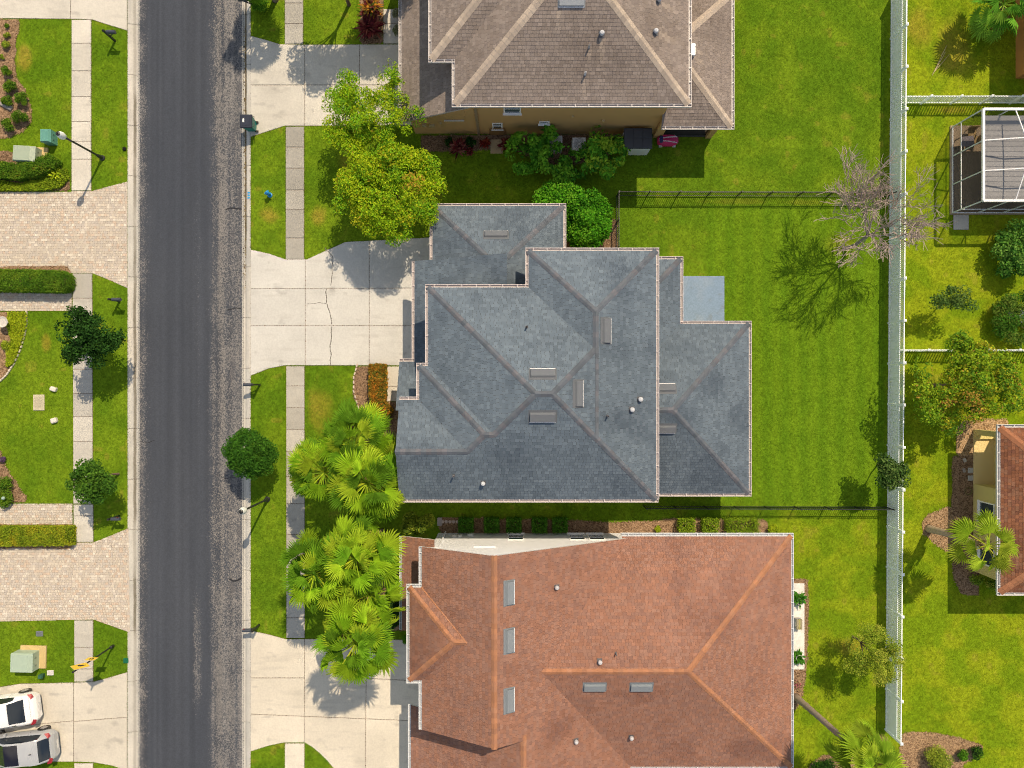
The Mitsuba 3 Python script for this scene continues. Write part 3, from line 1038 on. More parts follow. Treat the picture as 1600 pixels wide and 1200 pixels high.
# gable triangle of the west wing, and the garage gable
x0, y0, x1, y1 = upper[3].b
ym = (y0 + y1) / 2
m.add([[x0 + .42, y0 + .4, 5.9], [x0 + .42, y1 - .4, 5.9], [x0 + .42, ym, 5.85 + .5 * (y1 - y0) / 2]], [[0, 1, 2]], (.50, .43, .34))
part(k, 'wall', m)
m = MB()
for a, b in ((668, 792), (520, 600)):
    pass
steel = (.15, .165, .185)
for px, py, ln, wd, fs, gs_, r_ in ((848, 583, 1.2, .42, gf, 8.5, rk), (948, 517, 1.2, .42, gf, 8.0, rk), (905, 615, 1.25, .42, gf, 8.0, rk), (848, 652, 1.25, .48, gf, 8.2, rk), (1040, 606, 1.0, .42, gf2, 5.0, rk2), (1038, 671, 1.15, .42, gf2, 5.0, rk2), (775, 366, 1.25, .36, gf3, 4.3, rk3)):
    slot_vent(r_, fs, px, py, ln, wd, steel, gs_)
pipe_vent(rk, gf, 823, 511, .045, .4, (.12, .12, .13), 7.5)
pipe_vent(rk, gf, 1000, 624, .10, .28, (.5, .52, .55), 7, True)
pipe_vent(rk, gf, 987, 640, .10, .28, (.5, .52, .55), 7, True)
pipe_vent(rk, gf, 949, 650, .04, .45, (.2, .2, .22), 7.5)
pipe_vent(rk, gf, 709, 743, .045, .4, (.25, .25, .27), 6.5)
pipe_vent(rk, gf, 755, 755, .09, .3, (.52, .55, .58), 6.4, True)
m = MB()
gx = lower[1].b[0] + .42
yc = (lower[1].b[1] + lower[1].b[3]) / 2
m.box((gx - .015, yc, 1.07), (.05, 4.9, 2.14), 0, (.62, .58, .52))
for i in range(3):
    m.box((gx - .045, yc, .53 + i * .53), (.02, 4.8, .02), 0, (.4, .37, .33))
part(k, 'garage_door', m, 'paint')

# ------------------------------------------------------------------ the red roofed house
rng = np.random.default_rng(22)
k = thing('house', 'white two storey house with red brown shingle roof at the bottom', 'house')
RED = k
ze, zw = 3.2, 5.45
eb = [*U(1236, 838, ze), *U(1236, 1198, ze)]
west = Wing(-4.76, -18.25, 6.6, -8.6, 'W', W=(zw, .55), E=(ze, .585))
east = Wing(-.9, eb[3], eb[0], eb[1], 'NES', N=(ze, .46), E=(ze, .46), S=(ze, .46))
hipw = Wing(-5.42, -15.65, -1.5, -10.75, 'NWS', N=(zw, .55), W=(zw, .55), S=(zw, .55))
rt = shingle_tone([(.285, .148, .104), (.305, .158, .110), (.325, .170, .120), (.29, .165, .126), (.268, .150, .116), (.31, .175, .132)], .07, (.6, .58, .62), 13, .6)
rc = cap_tone([(.36, .175, .10), (.385, .185, .105), (.34, .17, .105), (.36, .185, .115)], .10)
GW = (.66, .69, .72)
gar = Wing(-5.67, -27.0, 6.6, -18.0, 'W', W=(3.0, .593), E=(ze, .585))
rk, rf = build_roof(k, [west, east, hipw], rt, rc, .30, GW, (.62, .60, .57), rng, cut=sbox(-3, -8.6, 6.15, -7.8))
porch = Wing(-6.17, -13.8, -4.25, -8.54, 'W', W=(3.0, .5))
wred = unary_union([sbox(-4.42, -17.95, 5.5, -8.95), sbox(-5.05, -15.3, -2, -11.1)])
cutp = sbox(-4.9, -18.25, -2.6, -14.0)
rk2, rf2 = build_roof(k, [gar], rt, rc, .30, GW, (.62, .60, .57), rng, name='garage_roof', cut=wred)
build_roof(k, [porch], rt, rc, .30, GW, (.62, .60, .57), rng, name='porch_roof', cut=wred)
m = MB()
WW = (.82, .86, .90)
body = unary_union([sbox(-4.42, -17.95, 6.2, -8.95)])
m.prism(sbox(-4.42, -17.95, -1.12, -8.95), 0, 5.5, WW)
# north and south gable walls under the cat-slide roof
for yy, s in ((-8.95, 1), (-17.95, -1)):
    pts = [(-4.42, 0), (6.5, 0), (6.5, 3.1), (-1.12, 7.33), (-4.42, 5.53)]
    v = np.array([[a, yy, b] for a, b in pts])
    f = [[0, 1, 2], [0, 2, 3], [0, 3, 4]]
    m.add(v, f, WW)
    m.add(v - [0, .15 * s, 0], f, WW)
m.prism(sbox(-5.05, -15.3, -4.4, -11.1), 0, 5.4, WW)
m.prism(sbox(6.5, eb[3] + .42, eb[0] - .42, eb[1] - .42), 0, 3.15, WW)
m.prism(sbox(2.0, eb[3] + .42, 6.49, -17.8), 0, 3.15, WW)
m.prism(sbox(-5.25, -26.6, 6.2, -17.9), 0, 2.95, WW)
part(k, 'wall', m)
for px in (806, 901, 931):
    x = (px - 800) / 26.7
    window_on(k, (x, -8.95, 1.35), (1, 0, 0), .95, 1.5, (0, 1, 0))
m = MB()
m.box((-1.5, -8.91, 4.0), (1.2, .07, .12), 0, (.78, .78, .78))
part(k, 'wall_vent', m, 'paint')
m = MB()
m.tube([(-3.98, -8.86, .05), (-3.98, -8.86, 4.6), (-4.5, -8.7, 5.3)], .045, 8, (.7, .72, .74))
part(k, 'downspout', m, 'paint')
for x in (-3.35, -3.05, -2.45):
    m = MB()
    m.box((x, -8.88, 1.2 if x != -2.45 else .8), (.25 if x != -2.45 else .35, .14, .4), 0, (.55, .57, .58), bev=.02)
    part(k, 'meter_box', m, 'paint')
for px, py, ln, fs, r_, gs_ in ((797, 926, 1.15, rf, rk, 7), (797, 1001, 1.15, rf, rk, 7), (797, 1094, 1.15, rf, rk, 7), (929, 1074, 1.1, rf, rk, 5.6), (1002, 1074, 1.1, rf, rk, 5.6)):
    slot_vent(r_, fs, px, py, ln, .42, (.21, .24, .265), gs_)
pipe_vent(rk, rf, 870, 917, .09, .28, (.5, .5, .52), 5.5, True)
pipe_vent(rk, rf, 937, 1033, .09, .3, (.52, .52, .54), 6, True)
pipe_vent(rk, rf, 962, 1020, .035, .4, (.2, .2, .2), 6)
pipe_vent(rk, rf, 986, 1151, .09, .3, (.52, .52, .54), 4.5, True)
pipe_vent(rk2, rf2, 900, 1157, .09, .28, (.5, .5, .52), 4.8, True)

# ------------------------------------------------------------------ the brown house
rng = np.random.default_rng(23)
k = thing('house', 'tan walled two storey house with brown shingle roof at the top', 'house')
BROWN = k
RUNS = [(*XY(940, 58, 7.2), 0, -1, 1.5, .12), (*XY(914, 121, 6.5), 0, -1, 1.2, .09), (*XY(920, 78, 7.0), 0, -1, .6, .07), (*XY(1028, 53, 6.9), 1, -.12, 1.4, .14), (*XY(1033, 4, 6.9), 1, -.25, 1.1, .12), (*XY(1086, 77, 4.3), 1, -.2, .8, .1), (*XY(1086, 92, 4.3), 1, -.15, .9, .1), (*XY(874, 12, 8.0), 0, -1, 1.0, .1)]
bt = shingle_tone([(.225, .190, .168), (.243, .205, .182), (.270, .230, .206), (.252, .215, .192), (.230, .196, .178)], .09, (.6, .58, .56), 31, .35, RUNS)
bc = cap_tone([(.42, .355, .29), (.46, .39, .32), (.39, .33, .275)], .08)
b1 = Wing(-2.97, 14.6, 9.2, 31.0, 'SEW', S=h6, E=h6, W=h6, N=h6)
b2 = Wing(-4.2, 16.93, 9.2, 31.0, 'SW', S=h6, W=h6, E=h6, N=h6)
GB = (.58, .55, .54)
rk, bf = build_roof(k, [b1, b2], bt, bc, .42, GB, (.45, .40, .36), rng, window=sbox(-40, 0, 40, 30.0))
bw = unary_union([sbox(-2.6, 15.03, 8.46, 30.6), sbox(-3.8, 17.35, 8.46, 30.6)])
b3 = Wing(8.4, 14.46, 12.31, 21.9, 'NES', N=(3.0, .5), E=(3.0, .5), S=(3.0, .5))
b4 = Wing(-6.2, 14.68, -2.3, 28.0, 'W', W=(3.0, .58))
rk2, bf2 = build_roof(k, [b3], bt, bc, .42, GB, (.45, .40, .36), rng, cut=bw, name='porch_roof')
build_roof(k, [b4], bt, bc, .42, GB, (.45, .40, .36), rng, cut=bw, name='garage_roof')
m = MB()
TAN = (.54, .345, .145)
m.prism(bw, 0, 5.93, TAN)
m.prism(sbox(-5.8, 15.05, -2.6, 27.6), 0, 2.95, TAN)
v = np.array([[-5.8, 15.05, 2.9], [-2.61, 15.05, 2.9], [-2.61, 15.05, 4.98], [-5.8, 15.05, 3.13]])
m.add(v, [[0, 1, 2], [0, 2, 3]], TAN)
m.prism(unary_union([sbox(8.46, 15.2, 8.75, 20), sbox(8.46, 20, 11.9, 21.5)]), 0, 2.95, TAN)
m.box((11.78, 14.93, 1.45), (.35, .35, 2.9), 0, TAN)
m.box((8.72, 14.95, 1.45), (.5, .3, 2.9), 0, TAN)
part(k, 'wall', m)
window_on(k, ((800.5 - 800) / 29.2, 15.03, 4.15), (1, 0, 0), .95, 1.3, (0, -1, 0))
window_on(k, (-.85, 15.03, 1.45), (1, 0, 0), .6, .9, (0, -1, 0))
window_on(k, (1.85, 15.03, 2.0), (1, 0, 0), .6, .4, (0, -1, 0), bars=0)
m = MB()
m.box((-2.0, 15.0, 2.9), (.16, .1, 5.7), 0, (.28, .2, .12))
part(k, 'downspout', m, 'paint')
m = MB()
m.box((-3.3, 15.0, 2.35), (1.15, .06, .1), 0, (.62, .60, .55))
part(k, 'wall_trim', m)
m = MB()
m.box((-.86, 14.99, .55), (.95, .06, 1.1), 0, (.25, .15, .065))
part(k, 'wall_niche', m)
for a, z, r in ((-5.1, 1.6, .16), (-4.65, 1.55, .2), (-4.1, 2.0, .07), (5.2, 2.4, .1), (3.4, 3.1, .07)):
    m = MB()
    m.box((a, 15.0, z), (r * 1.5, .12, r * 1.4), 0, (.46, .36, .2), bev=.02)
    part(k, 'meter_box', m, 'paint')
m = MB()
m.add([[8.95, 14.90, .1], [11.6, 14.90, .1], [11.6, 14.90, 2.8], [8.95, 14.90, 2.8]], [[0, 1, 2], [0, 2, 3]])
m.add([[11.75, 15.2, .1], [11.75, 19.9, .1], [11.75, 19.9, 2.8], [11.75, 15.2, 2.8]], [[0, 1, 2], [0, 2, 3]])
part(k, 'porch_screen', m, 'screen')
m = MB()
m.prism(sbox(8.76, 14.85, 11.8, 19.95), 0, .08, (.10, .09, .08))
part(k, 'porch_floor', m)
m = MB()
m.box((10.28, 14.9, 2.82), (2.7, .06, .06), 0, (.05, .05, .05))
m.box((10.28, 14.9, .12), (2.7, .06, .06), 0, (.05, .05, .05))
part(k, 'screen_frame', m, 'paint', kind='stuff')
for px, py, r, h, c, fs, rr, gs_ in ((940, 54, .1, .3, (.5, .52, .55), bf, rk, 7.3), (920, 75, .04, .35, (.4, .4, .4), bf, rk, 7.2), (914, 117, .05, .35, (.6, .62, .65), bf, rk, 6.6), (1024, 51, .1, .3, (.5, .52, .55), bf, rk, 7), (1029, 2, .09, .3, (.5, .52, .55), bf, rk, 7)):
    pipe_vent(rr, fs, px, py, r, h, c, gs_, r > .06)
slot_vent(rk, bf, 893, 3, 1.2, .4, (.3, .33, .36), 8.2)
c, pl = on_roof(1081, 80, bf2, 4.4)
m = MB()
m.box(c + [0, 0, .12], (.3, .66, .3), 0, (.72, .74, .76), bev=.04)
part(rk2, 'box_vent', m, 'metal')

# ------------------------------------------------------------------ the yellow house at the right edge
rng = np.random.default_rng(24)
k = thing('house', 'yellow walled one storey house with rusty red roof at the right edge', 'house')
YEL = k
yt = shingle_tone([(.20, .088, .05), (.235, .105, .06), (.175, .08, .052), (.215, .11, .07)], .13, (.6, .6, .62), 41, .45)
ya = U(1563, 668, 3.1)
yb = U(1563, 926, 3.1)
yw = Wing(ya[0], yb[1], ya[0] + 9.2, ya[1], 'NWS', N=(3.1, .5), W=(3.1, .5), S=(3.1, .5), E=(3.1, .5))
rk, yf = build_roof(k, [yw], yt, cap_tone([(.30, .135, .075), (.32, .15, .085)], .1), .42, (.66, .66, .66), (.5, .48, .45), rng)
YW = (.62, .52, .21)
m = MB()
m.prism(sbox(27.7, yb[1] + .45, 36.5, -6.0), 0, 3.05, YW)
m.prism(sbox(28.9, -6.0, 36.5, ya[1] - .4), 0, 3.05, YW)
m.box((27.86, ya[1] - .45, 1.5), (.32, .32, 3.0), 0, YW)
m.prism(sbox(27.7, ya[1] - .85, 36, ya[1] - .45), 0, .32, YW)
part(k, 'wall', m)
m = MB()
m.prism(sbox(27.7, -6.0, 28.95, ya[1] - .85), 0, .12, (.70, .56, .27))
part(k, 'porch_floor', m)
for y in (-7.5, -10.0):
    window_on(k, (27.7, y, 1.35), (0, 1, 0), 1.2, 1.4, (-1, 0, 0), bars=0)

# the house in the top right corner
k = thing('house', 'orange tan house wall cut off by the top right edge', 'house')
m = MB()
m.prism(sbox(30.27, 18.35, 40, 30), 0, 2.95, (.50, .24, .075))
part(k, 'wall', m)
w = Wing(29.8, 17.95, 40.4, 30.4, 'NESW', N=(3.0, .5), W=(3.0, .5), S=(3.0, .5), E=(3.0, .5))
build_roof(k, [w], yt, cap_tone([(.30, .135, .075), (.32, .15, .085)], .1), .42, (.66, .66, .66), (.5, .48, .45), rng)


# ------------------------------------------------------------------ white fences
rng = np.random.default_rng(31)
VW = (.88, .93, .935)
k = thing('fence', 'long white vinyl privacy fence with open picket top between the back gardens', 'fence')
fa, fb = np.array([22.80, 24.4]), np.array([22.44, -22.2])
d = (fb - fa) / np.linalg.norm(fb - fa)
L = np.linalg.norm(fb - fa)
np_ = int(L / 2.44) + 1
ang = math.atan2(d[1], d[0])
for i in range(np_):
    c = fa + d * (1.22 + 2.44 * i)
    if c[1] < -21.6:
        break
    m = MB()
    m.box([*c, .93], (.125, .125, 1.86), ang, VW)
    m.box([*c, 1.875], (.165, .165, .03), ang, VW)
    m.add(np.array([[-.08, -.08, 0], [.08, -.08, 0], [.08, .08, 0], [-.08, .08, 0], [0, 0, .07]]) + [*c, 1.89], [[0, 1, 4], [1, 2, 4], [2, 3, 4], [3, 0, 4]], VW)
    part(k, 'post', m, 'paint')
    c = c + d * 1.22
    if c[1] < -20.6:
        break
    m = MB()
    for j in range(9):
        m.box([*(c + d * (-1.02 + j * .255)), .65], (.250, .028 + .004 * (j % 2), 1.16), ang, np.array(VW) * rng.uniform(.97, 1.02))
    part(k, 'panel', m, 'paint')
    m = MB()
    for z, h in ((.06, .09), (1.25, .08), (1.76, .07)):
        m.box([*c, z], (2.30, .055, h), ang, VW)
    part(k, 'rail', m, 'paint')
    m = MB()
    for j in range(20):
        m.box([*(c + d * (-1.10 + j * .116)), 1.50], (.05, .024, .44), ang, VW)
    part(k, 'picket_row', m, 'paint', kind='stuff')


def picket_fence(label, y, x0, x1, h, sp, posts):
    k = thing('fence', label, 'fence')
    x = x0
    while x < x1:
        m = MB()
        m.box((x, y, h / 2 + .03), (.11, .11, h + .06), 0, VW)
        m.add(np.array([[-.07, -.07, 0], [.07, -.07, 0], [.07, .07, 0], [-.07, .07, 0], [0, 0, .07]]) + [x, y, h + .06], [[0, 1, 4], [1, 2, 4], [2, 3, 4], [3, 0, 4]], VW)
        part(k, 'post', m, 'paint')
        e = x + posts
        m = MB()
        for z in (.15, h - .06):
            m.box(((x + e) / 2, y, z), (posts - .12, .05, .09), 0, VW)
        part(k, 'rail', m, 'paint')
        m = MB()
        n = int(posts / sp)
        for j in range(1, n):
            m.box((x + posts * j / n, y, h / 2 + .04), (.075, .024, h - .02), 0, VW)
        part(k, 'picket_row', m, 'paint', kind='stuff')
        x = e


picket_fence('white picket fence at the top right above the screened pool cage', 16.85, 24.55, 33, 1.18, .155, 1.78)
m = MB()
picket_fence('white picket fence half hidden behind the yellow green tree at right', 1.99, 24.4, 33, 1.15, .155, 1.78)
for kk, yy in (('fence_001', 16.85), ('fence_002', 1.99)):
    m = MB()
    for z in (.15, 1.1):
        m.box((23.62, yy, z), (1.72, .05, .09), 0, VW)
    for j in range(11):
        m.box((22.86 + j * .155, yy, .62), (.075, .024, 1.14), 0, VW)
    part(kk, 'end_panel', m, 'paint', kind='stuff')


def iron_fence(label, runs, h):
    k = thing('fence', label, 'fence')
    BL = (.018, .022, .02)
    for (ax, ay), (bx, by) in runs:
        a, b = np.array([ax, ay]), np.array([bx, by])
        L = np.linalg.norm(b - a)
        d = (b - a) / L
        ang = math.atan2(d[1], d[0])
        n = max(1, round(L / 1.83))
        for i in range(n + 1):
            c = a + d * L * i / n
            m = MB()
            m.box([*c, h / 2 + .03], (.06, .06, h + .06), ang, BL)
            m.box([*c, h + .075], (.075, .075, .03), ang, BL)
            part(k, 'post', m, 'paint')
        for i in range(n):
            c = a + d * L * (i + .5) / n
            w = L / n
            m = MB()
            for z in (h, h - .14, .12):
                m.box([*c, z], (w - .065, .032, .035), ang, BL)
            part(k, 'rail', m, 'paint')
            m = MB()
            q = int(w / .115)
            for j in range(1, q):
                m.box([*(c + d * (-w / 2 + w * j / q)), h / 2], (.02, .02, h - .03), ang, BL)
            part(k, 'picket_row', m, 'paint', kind='stuff')


iron_fence('black iron picket fence above the back lawn, turning down beside the round green bush', [((6.30, 11.3), (22.5, 11.25)), ((6.28, 11.24), (6.28, 8.1))], 1.08)
iron_fence('black iron picket fence below the back lawn, between the grey and red roofs', [((7.9, -7.32), (22.4, -7.38))], 1.08)


# ------------------------------------------------------------------ pool cage
rng = np.random.default_rng(33)
k = thing('pool_cage', 'white framed screen enclosure over a grey panel roof at the right edge', 'screen enclosure')
cx0, cy0, cy1, cz = 26.4, 10.27, 15.4, 3.05
CW = (.72, .73, .74)
m = MB()
m.prism(sbox(cx0 - .1, cy0 - .1, 33, cy1 + .1), 0, .1, (.34, .27, .19))
part(k, 'floor', m)
ys = [cy0, 11.95, 13.65, cy1]
for y in ys:
    m = MB()
    m.beam((cx0, y, .1), (cx0, y, cz), .06, .06, (.5, .55, .55))
    part(k, 'post', m, 'paint')
for x in (27.9, 29.4, 30.9):
    for y in (cy0, cy1):
        m = MB()
        m.beam((x, y, .1), (x, y, cz), .06, .06, (.5, .55, .55))
        part(k, 'post', m, 'paint')
RXc = 28.45
for a, b, w in (((cx0, cy0, cz), (cx0, cy1, cz), .13), ((cx0, cy0, cz), (33, cy0, cz), .13), ((cx0, cy1, cz), (33, cy1, cz), .13), ((cx0, cy0, 1.0), (cx0, cy1, 1.0), .05), ((cx0, cy0, 1.0), (33, cy0, 1.0), .05), ((cx0, cy0, .14), (cx0, cy1, .14), .06), ((cx0, cy0, .14), (33, cy0, .14), .06),
                ((cx0, 11.95, cz), (RXc, 11.95, cz + .5), .055), ((RXc, 11.95, cz + .5), (33, 11.95, cz + .2), .055), ((cx0, 13.65, cz), (RXc, 13.65, cz + .5), .055), ((RXc, 13.65, cz + .5), (33, 13.65, cz + .2), .055),
                ((RXc, 11.95, cz + .5), (RXc, 13.65, cz + .5), .055), ((RXc, 11.95, cz + .5), (RXc - .25, cy0, cz), .05), ((RXc, 13.65, cz + .5), (RXc - .25, cy1, cz), .05)):
    m = MB()
    m.beam(a, b, w, w, CW)
    part(k, 'beam', m, 'paint')
m = MB()
m.add([[cx0 + .01, cy0, .1], [cx0 + .01, cy1, .1], [cx0 + .01, cy1, cz], [cx0 + .01, cy0, cz]], [[0, 1, 2], [0, 2, 3]])
m.add([[cx0, cy0 + .01, .1], [33, cy0 + .01, .1], [33, cy0 + .01, cz], [cx0, cy0 + .01, cz]], [[0, 1, 2], [0, 2, 3]])
m.add([[cx0, cy1 - .01, .1], [33, cy1 - .01, .1], [33, cy1 - .01, cz], [cx0, cy1 - .01, cz]], [[0, 1, 2], [0, 2, 3]])
part(k, 'side_screen', m, 'screen')
m = MB()
y = cy0 + .12
while y < cy1 - .1:
    w = .29
    m = MB()
    g = np.array([.235, .237, .242]) * rng.uniform(.9, 1.1)
    m.box((30.0, y + w / 2, 2.25), (6.0, w - .012, .05), 0, g)
    m.box((30.0, y + .01, 2.285), (6.0, .03, .03), 0, g * 1.05)
    part(k, 'roof_panel', m)
    y += w


# patio things seen through the side screen
k = thing('patio_table', 'grey patio table inside the screened enclosure', 'table')
m = MB()
c = P(1511, 221, .7)
m.box(c + [0, 0, .03], (.8, .6, .04), .1, (.24, .22, .24), bev=.01)
part(k, 'tabletop', m)
for a, b in ((-1, -1), (1, -1), (1, 1), (-1, 1)):
    m = MB()
    m.box(c + [a * .35, b * .25, -.3], (.04, .04, .63), .1, (.1, .1, .1))
    part(k, 'leg', m)
for i, (px, py, rz, lab) in enumerate(((1523, 219, 0, 'tan patio chair right of the table in the screened enclosure'), (1519, 207, 1.6, 'tan patio chair above the table in the screened enclosure'))):
    k = thing('patio_chair', lab, 'chair')
    c = P(px, py, .45)
    ca, sa = math.cos(rz), math.sin(rz)
    m = MB()
    m.box(c, (.48, .48, .05), rz, (.36, .26, .13), bev=.01)
    part(k, 'seat', m)
    m = MB()
    m.box(c + [ca * .24, sa * .24, .25], (.05, .48, .45), rz, (.36, .26, .13))
    part(k, 'backrest', m)
    for a, b in ((-1, -1), (1, -1), (1, 1), (-1, 1)):
        m = MB()
        x, y = a * .2, b * .2
        m.box(c + [x * ca - y * sa, x * sa + y * ca, -.2], (.035, .035, .36), rz, (.2, .15, .08))
        part(k, 'leg', m)
k = thing('stepping_slab', 'square concrete pad on the grass below the screened enclosure', 'paving slab')
m = MB()
m.prism(poly((1489, 336), (1513, 336), (1513, 359), (1489, 359)), 0, .04, uv=(.3, .6))
put(k, m, 'concrete')


# ------------------------------------------------------------------ foliage
def leaf_quads(rng, pos, nrm, L, W, col, fold=.25, spread=.9):
    n = len(pos)
    nn = nrm + rng.normal(0, spread, (n, 3))
    nn /= np.linalg.norm(nn, axis=1, keepdims=True)
    r = rng.normal(0, 1, (n, 3))
    t = np.cross(nn, r)
    t /= np.linalg.norm(t, axis=1, keepdims=True)
    s = np.cross(nn, t)
    L = np.broadcast_to(L, (n,))[:, None] * rng.uniform(.7, 1.25, (n, 1))
    W = np.broadcast_to(W, (n,))[:, None] * rng.uniform(.8, 1.2, (n, 1))
    up = nn * W * fold
    return np.stack([pos - t * L / 2, pos + s * W / 2 + up, pos + t * L / 2, pos - s * W / 2 + up], 1), col


def lump_crown(rng, c, r, n, lumps, lr, cols, L=.17, W=.09, shell=.6, top=.25, gap=0.0, weights=None, squash=1.0, spread=.9):
    """Leaves in clumps spread through an ellipsoid: returns (quads, colours, clump centres)."""
    c, r = np.array(c, float), np.array(r, float)
    u = rng.normal(0, 1, (lumps, 3))
    u /= np.linalg.norm(u, axis=1, keepdims=True)
    u[:, 2] = np.abs(u[:, 2]) * (1 - top) + u[:, 2] * top
    rad = rng.uniform(shell, 1.0, (lumps, 1)) ** .7
    lc = c + u * rad * r * (1 - lr / r.max() * .8)
    ls = rng.uniform(.65, 1.25, lumps) * lr
    w = ls ** 2
    which = rng.choice(lumps, n, p=w / w.sum())
    v = rng.normal(0, 1, (n, 3))
    v /= np.linalg.norm(v, axis=1, keepdims=True)
    v[:, 2] = np.where(rng.random(n) < .7, np.abs(v[:, 2]), v[:, 2])
    q = rng.random((n, 1)) ** .35
    pos = lc[which] + v * q * ls[which][:, None] * np.array([1, 1, squash])
    if gap:
        keep = meshkit.fbm(pos * 1.3, 2, 3) > gap
        pos, v, which = pos[keep], v[keep], which[keep]
        n = len(pos)
    cols = np.array(cols)
    lumpcol = rng.choice(len(cols), lumps, p=weights)
    idx = np.where(rng.random(n) < .55, lumpcol[which], rng.choice(len(cols), n, p=weights))
    col = cols[idx] * rng.uniform(.65, 1.35, (n, 1))
    qd, col = leaf_quads(rng, pos, v + [0, 0, .5], L, W, col, spread=spread)
    return qd, col, lc


BARK = np.array([.19, .14, .10])


def trunk_mesh(rng, base, lc, r0, fork, bark=BARK, n=9):
    m = MB()
    base = np.array(base, float)
    cc = lc.mean(0)
    top = np.array([base[0] * .6 + cc[0] * .4, base[1] * .6 + cc[1] * .4, fork])
    mid = (base + top) / 2 + [rng.normal(0, .04), rng.normal(0, .04), 0]
    m.tube([base - [0, 0, .1], base + [0, 0, .08], mid, top], [r0 * 1.35, r0 * 1.05, r0 * .85, r0 * .7], 9, bark)
    for i in rng.choice(len(lc), min(n, len(lc)), replace=False):
        q = lc[i]
        h = top + (q - top) * .5 + rng.normal(0, .1, 3) + [0, 0, .15]
        m.tube([top - [0, 0, .15], top + (h - top) * .4, h, q], [r0 * .5, r0 * .38, r0 * .25, r0 * .1], 6, bark * rng.uniform(.85, 1.15))
    return m


def tree(name, label, px, py, zc, r, n, lumps, lr, cols, L=.17, W=.09, trunk=.09, fork=None, cat='tree', seed=0, base=None, limbs=9, **kw):
    rng = np.random.default_rng(100 + seed)
    k = thing(name, label, cat)
    c = P(px, py, zc)
    qd, col, lc = lump_crown(rng, c, r, n, lumps, lr, cols, L, W, **kw)
    m = MB()
    m.quads(qd, col)
    b = np.array([c[0], c[1], 0]) if base is None else P(*base)
    part(k, 'trunk', trunk_mesh(rng, b, lc, trunk, fork or zc - r[2] * .55, n=limbs), smooth=True)
    part(k, 'crown', m, 'leaf')
    return k


def shrub(name, label, px, py, h, r, n, cols, lumps=None, lr=None, L=.1, W=.06, cat='shrub', group=None, seed=0, z0=0.0, lobe=None, **kw):
    rng = np.random.default_rng(500 + seed)
    k = thing(name, label, cat, group)
    r = np.atleast_1d(np.array(r, float))
    r = np.array([r[0], r[-1], h * .55])
    c = P(px, py, h * .6 + z0)
    c[2] = z0 + h * .45
    qd, col, lc = lump_crown(rng, c, r, n, lumps or 14, lr or r[:2].max() * .45, cols, L, W, **kw)
    if lobe:                         # a second, joined dome of the same shrub
        c2 = P(lobe[0], lobe[1], h * .6)
        c2[2] = c[2]
        q2, col2, _ = lump_crown(rng, c2, np.array([lobe[2], lobe[3], h * .5]), int(n * .7), lumps or 14, lr or .4, cols, L, W, **kw)
        qd, col = np.concatenate([qd, q2]), np.concatenate([col, col2])
    qd[..., 2] = np.maximum(qd[..., 2], z0 + .02)
    m = MB()
    m.quads(qd, col)
    part(k, 'foliage', m, 'leaf')
    m = MB()
    for i in range(min(5, len(lc))):
        b = np.array([c[0] + rng.normal(0, .05), c[1] + rng.normal(0, .05), z0 - .02])
        m.tube([b, (b + lc[i]) / 2 + [0, 0, .05], lc[i]], [.022, .016, .008], 5, BARK)
    part(k, 'stem', m, smooth=True)
    return k


CRAPE = [(.32, .50, .02), (.42, .53, .022), (.21, .43, .025), (.50, .50, .03), (.50, .34, .05), (.14, .32, .025)]
DARKG = [(.028, .082, .018), (.038, .105, .022), (.055, .14, .026), (.022, .060, .014)]
MIDG = [(.08, .235, .018), (.115, .29, .022), (.16, .35, .03), (.06, .175, .018)]
OLIVE = [(.29, .40, .04), (.38, .46, .05), (.21, .32, .035), (.45, .48, .07)]
LIMEC = [(.36, .46, .02), (.44, .52, .03), (.28, .40, .02)]
REDP = [(.17, .028, .034), (.24, .045, .045), (.10, .022, .028), (.30, .10, .07)]
CROT = [(.48, .22, .03), (.36, .20, .03), (.18, .19, .03), (.58, .28, .04), (.10, .15, .03)]

tree('tree', 'sparse yellow green tree over the brown house driveway, nearest the road of the pair', 580, 183, 3.4, (3.1, 3.3, 1.4), 24000, 95, .5, CRAPE, .145, .07, trunk=.08, fork=1.6, seed=1, gap=.39, weights=[.36, .24, .30, .05, .01, .04], shell=.3, base=(600, 205))
tree('tree', 'dense yellow green tree touching the corner of the grey roof', 617, 301, 3.4, (3.75, 3.0, 1.5), 36000, 110, .62, CRAPE, .155, .075, trunk=.09, fork=1.5, seed=2, gap=.35, weights=[.36, .30, .2, .08, .02, .04], shell=.35, base=(634, 322))
tree('tree', 'round clipped dark green tree overhanging the right kerb', 392, 708, 2.2, (1.55, 1.55, 1.3), 13000, 95, .36, [(.06, .18, .02), (.045, .14, .018), (.085, .22, .024)], .13, .08, trunk=.07, fork=1.1, seed=3, shell=.8)
tree('tree', 'dark green tree over the sidewalk beside the long hedge', 140, 525, 2.7, (2.15, 2.15, 1.6), 12000, 44, .6, DARKG + [(.05, .14, .024)], .17, .095, trunk=.09, fork=1.2, seed=4, shell=.3, gap=.36)
tree('tree', 'mid green tree over the sidewalk above the lower paver driveway', 152, 748, 2.3, (1.65, 1.55, 1.3), 7500, 28, .52, [(.06, .16, .022), (.085, .20, .025), (.12, .25, .03)], .16, .095, trunk=.07, fork=1.1, seed=5, shell=.3, gap=.33)
tree('tree', 'fine leaved olive green tree beside the white fence', 1364, 1018, 2.5, (2.0, 2.0, 1.7), 17000, 60, .45, OLIVE, .10, .045, trunk=.07, fork=1.0, seed=6, shell=.35, gap=.36)
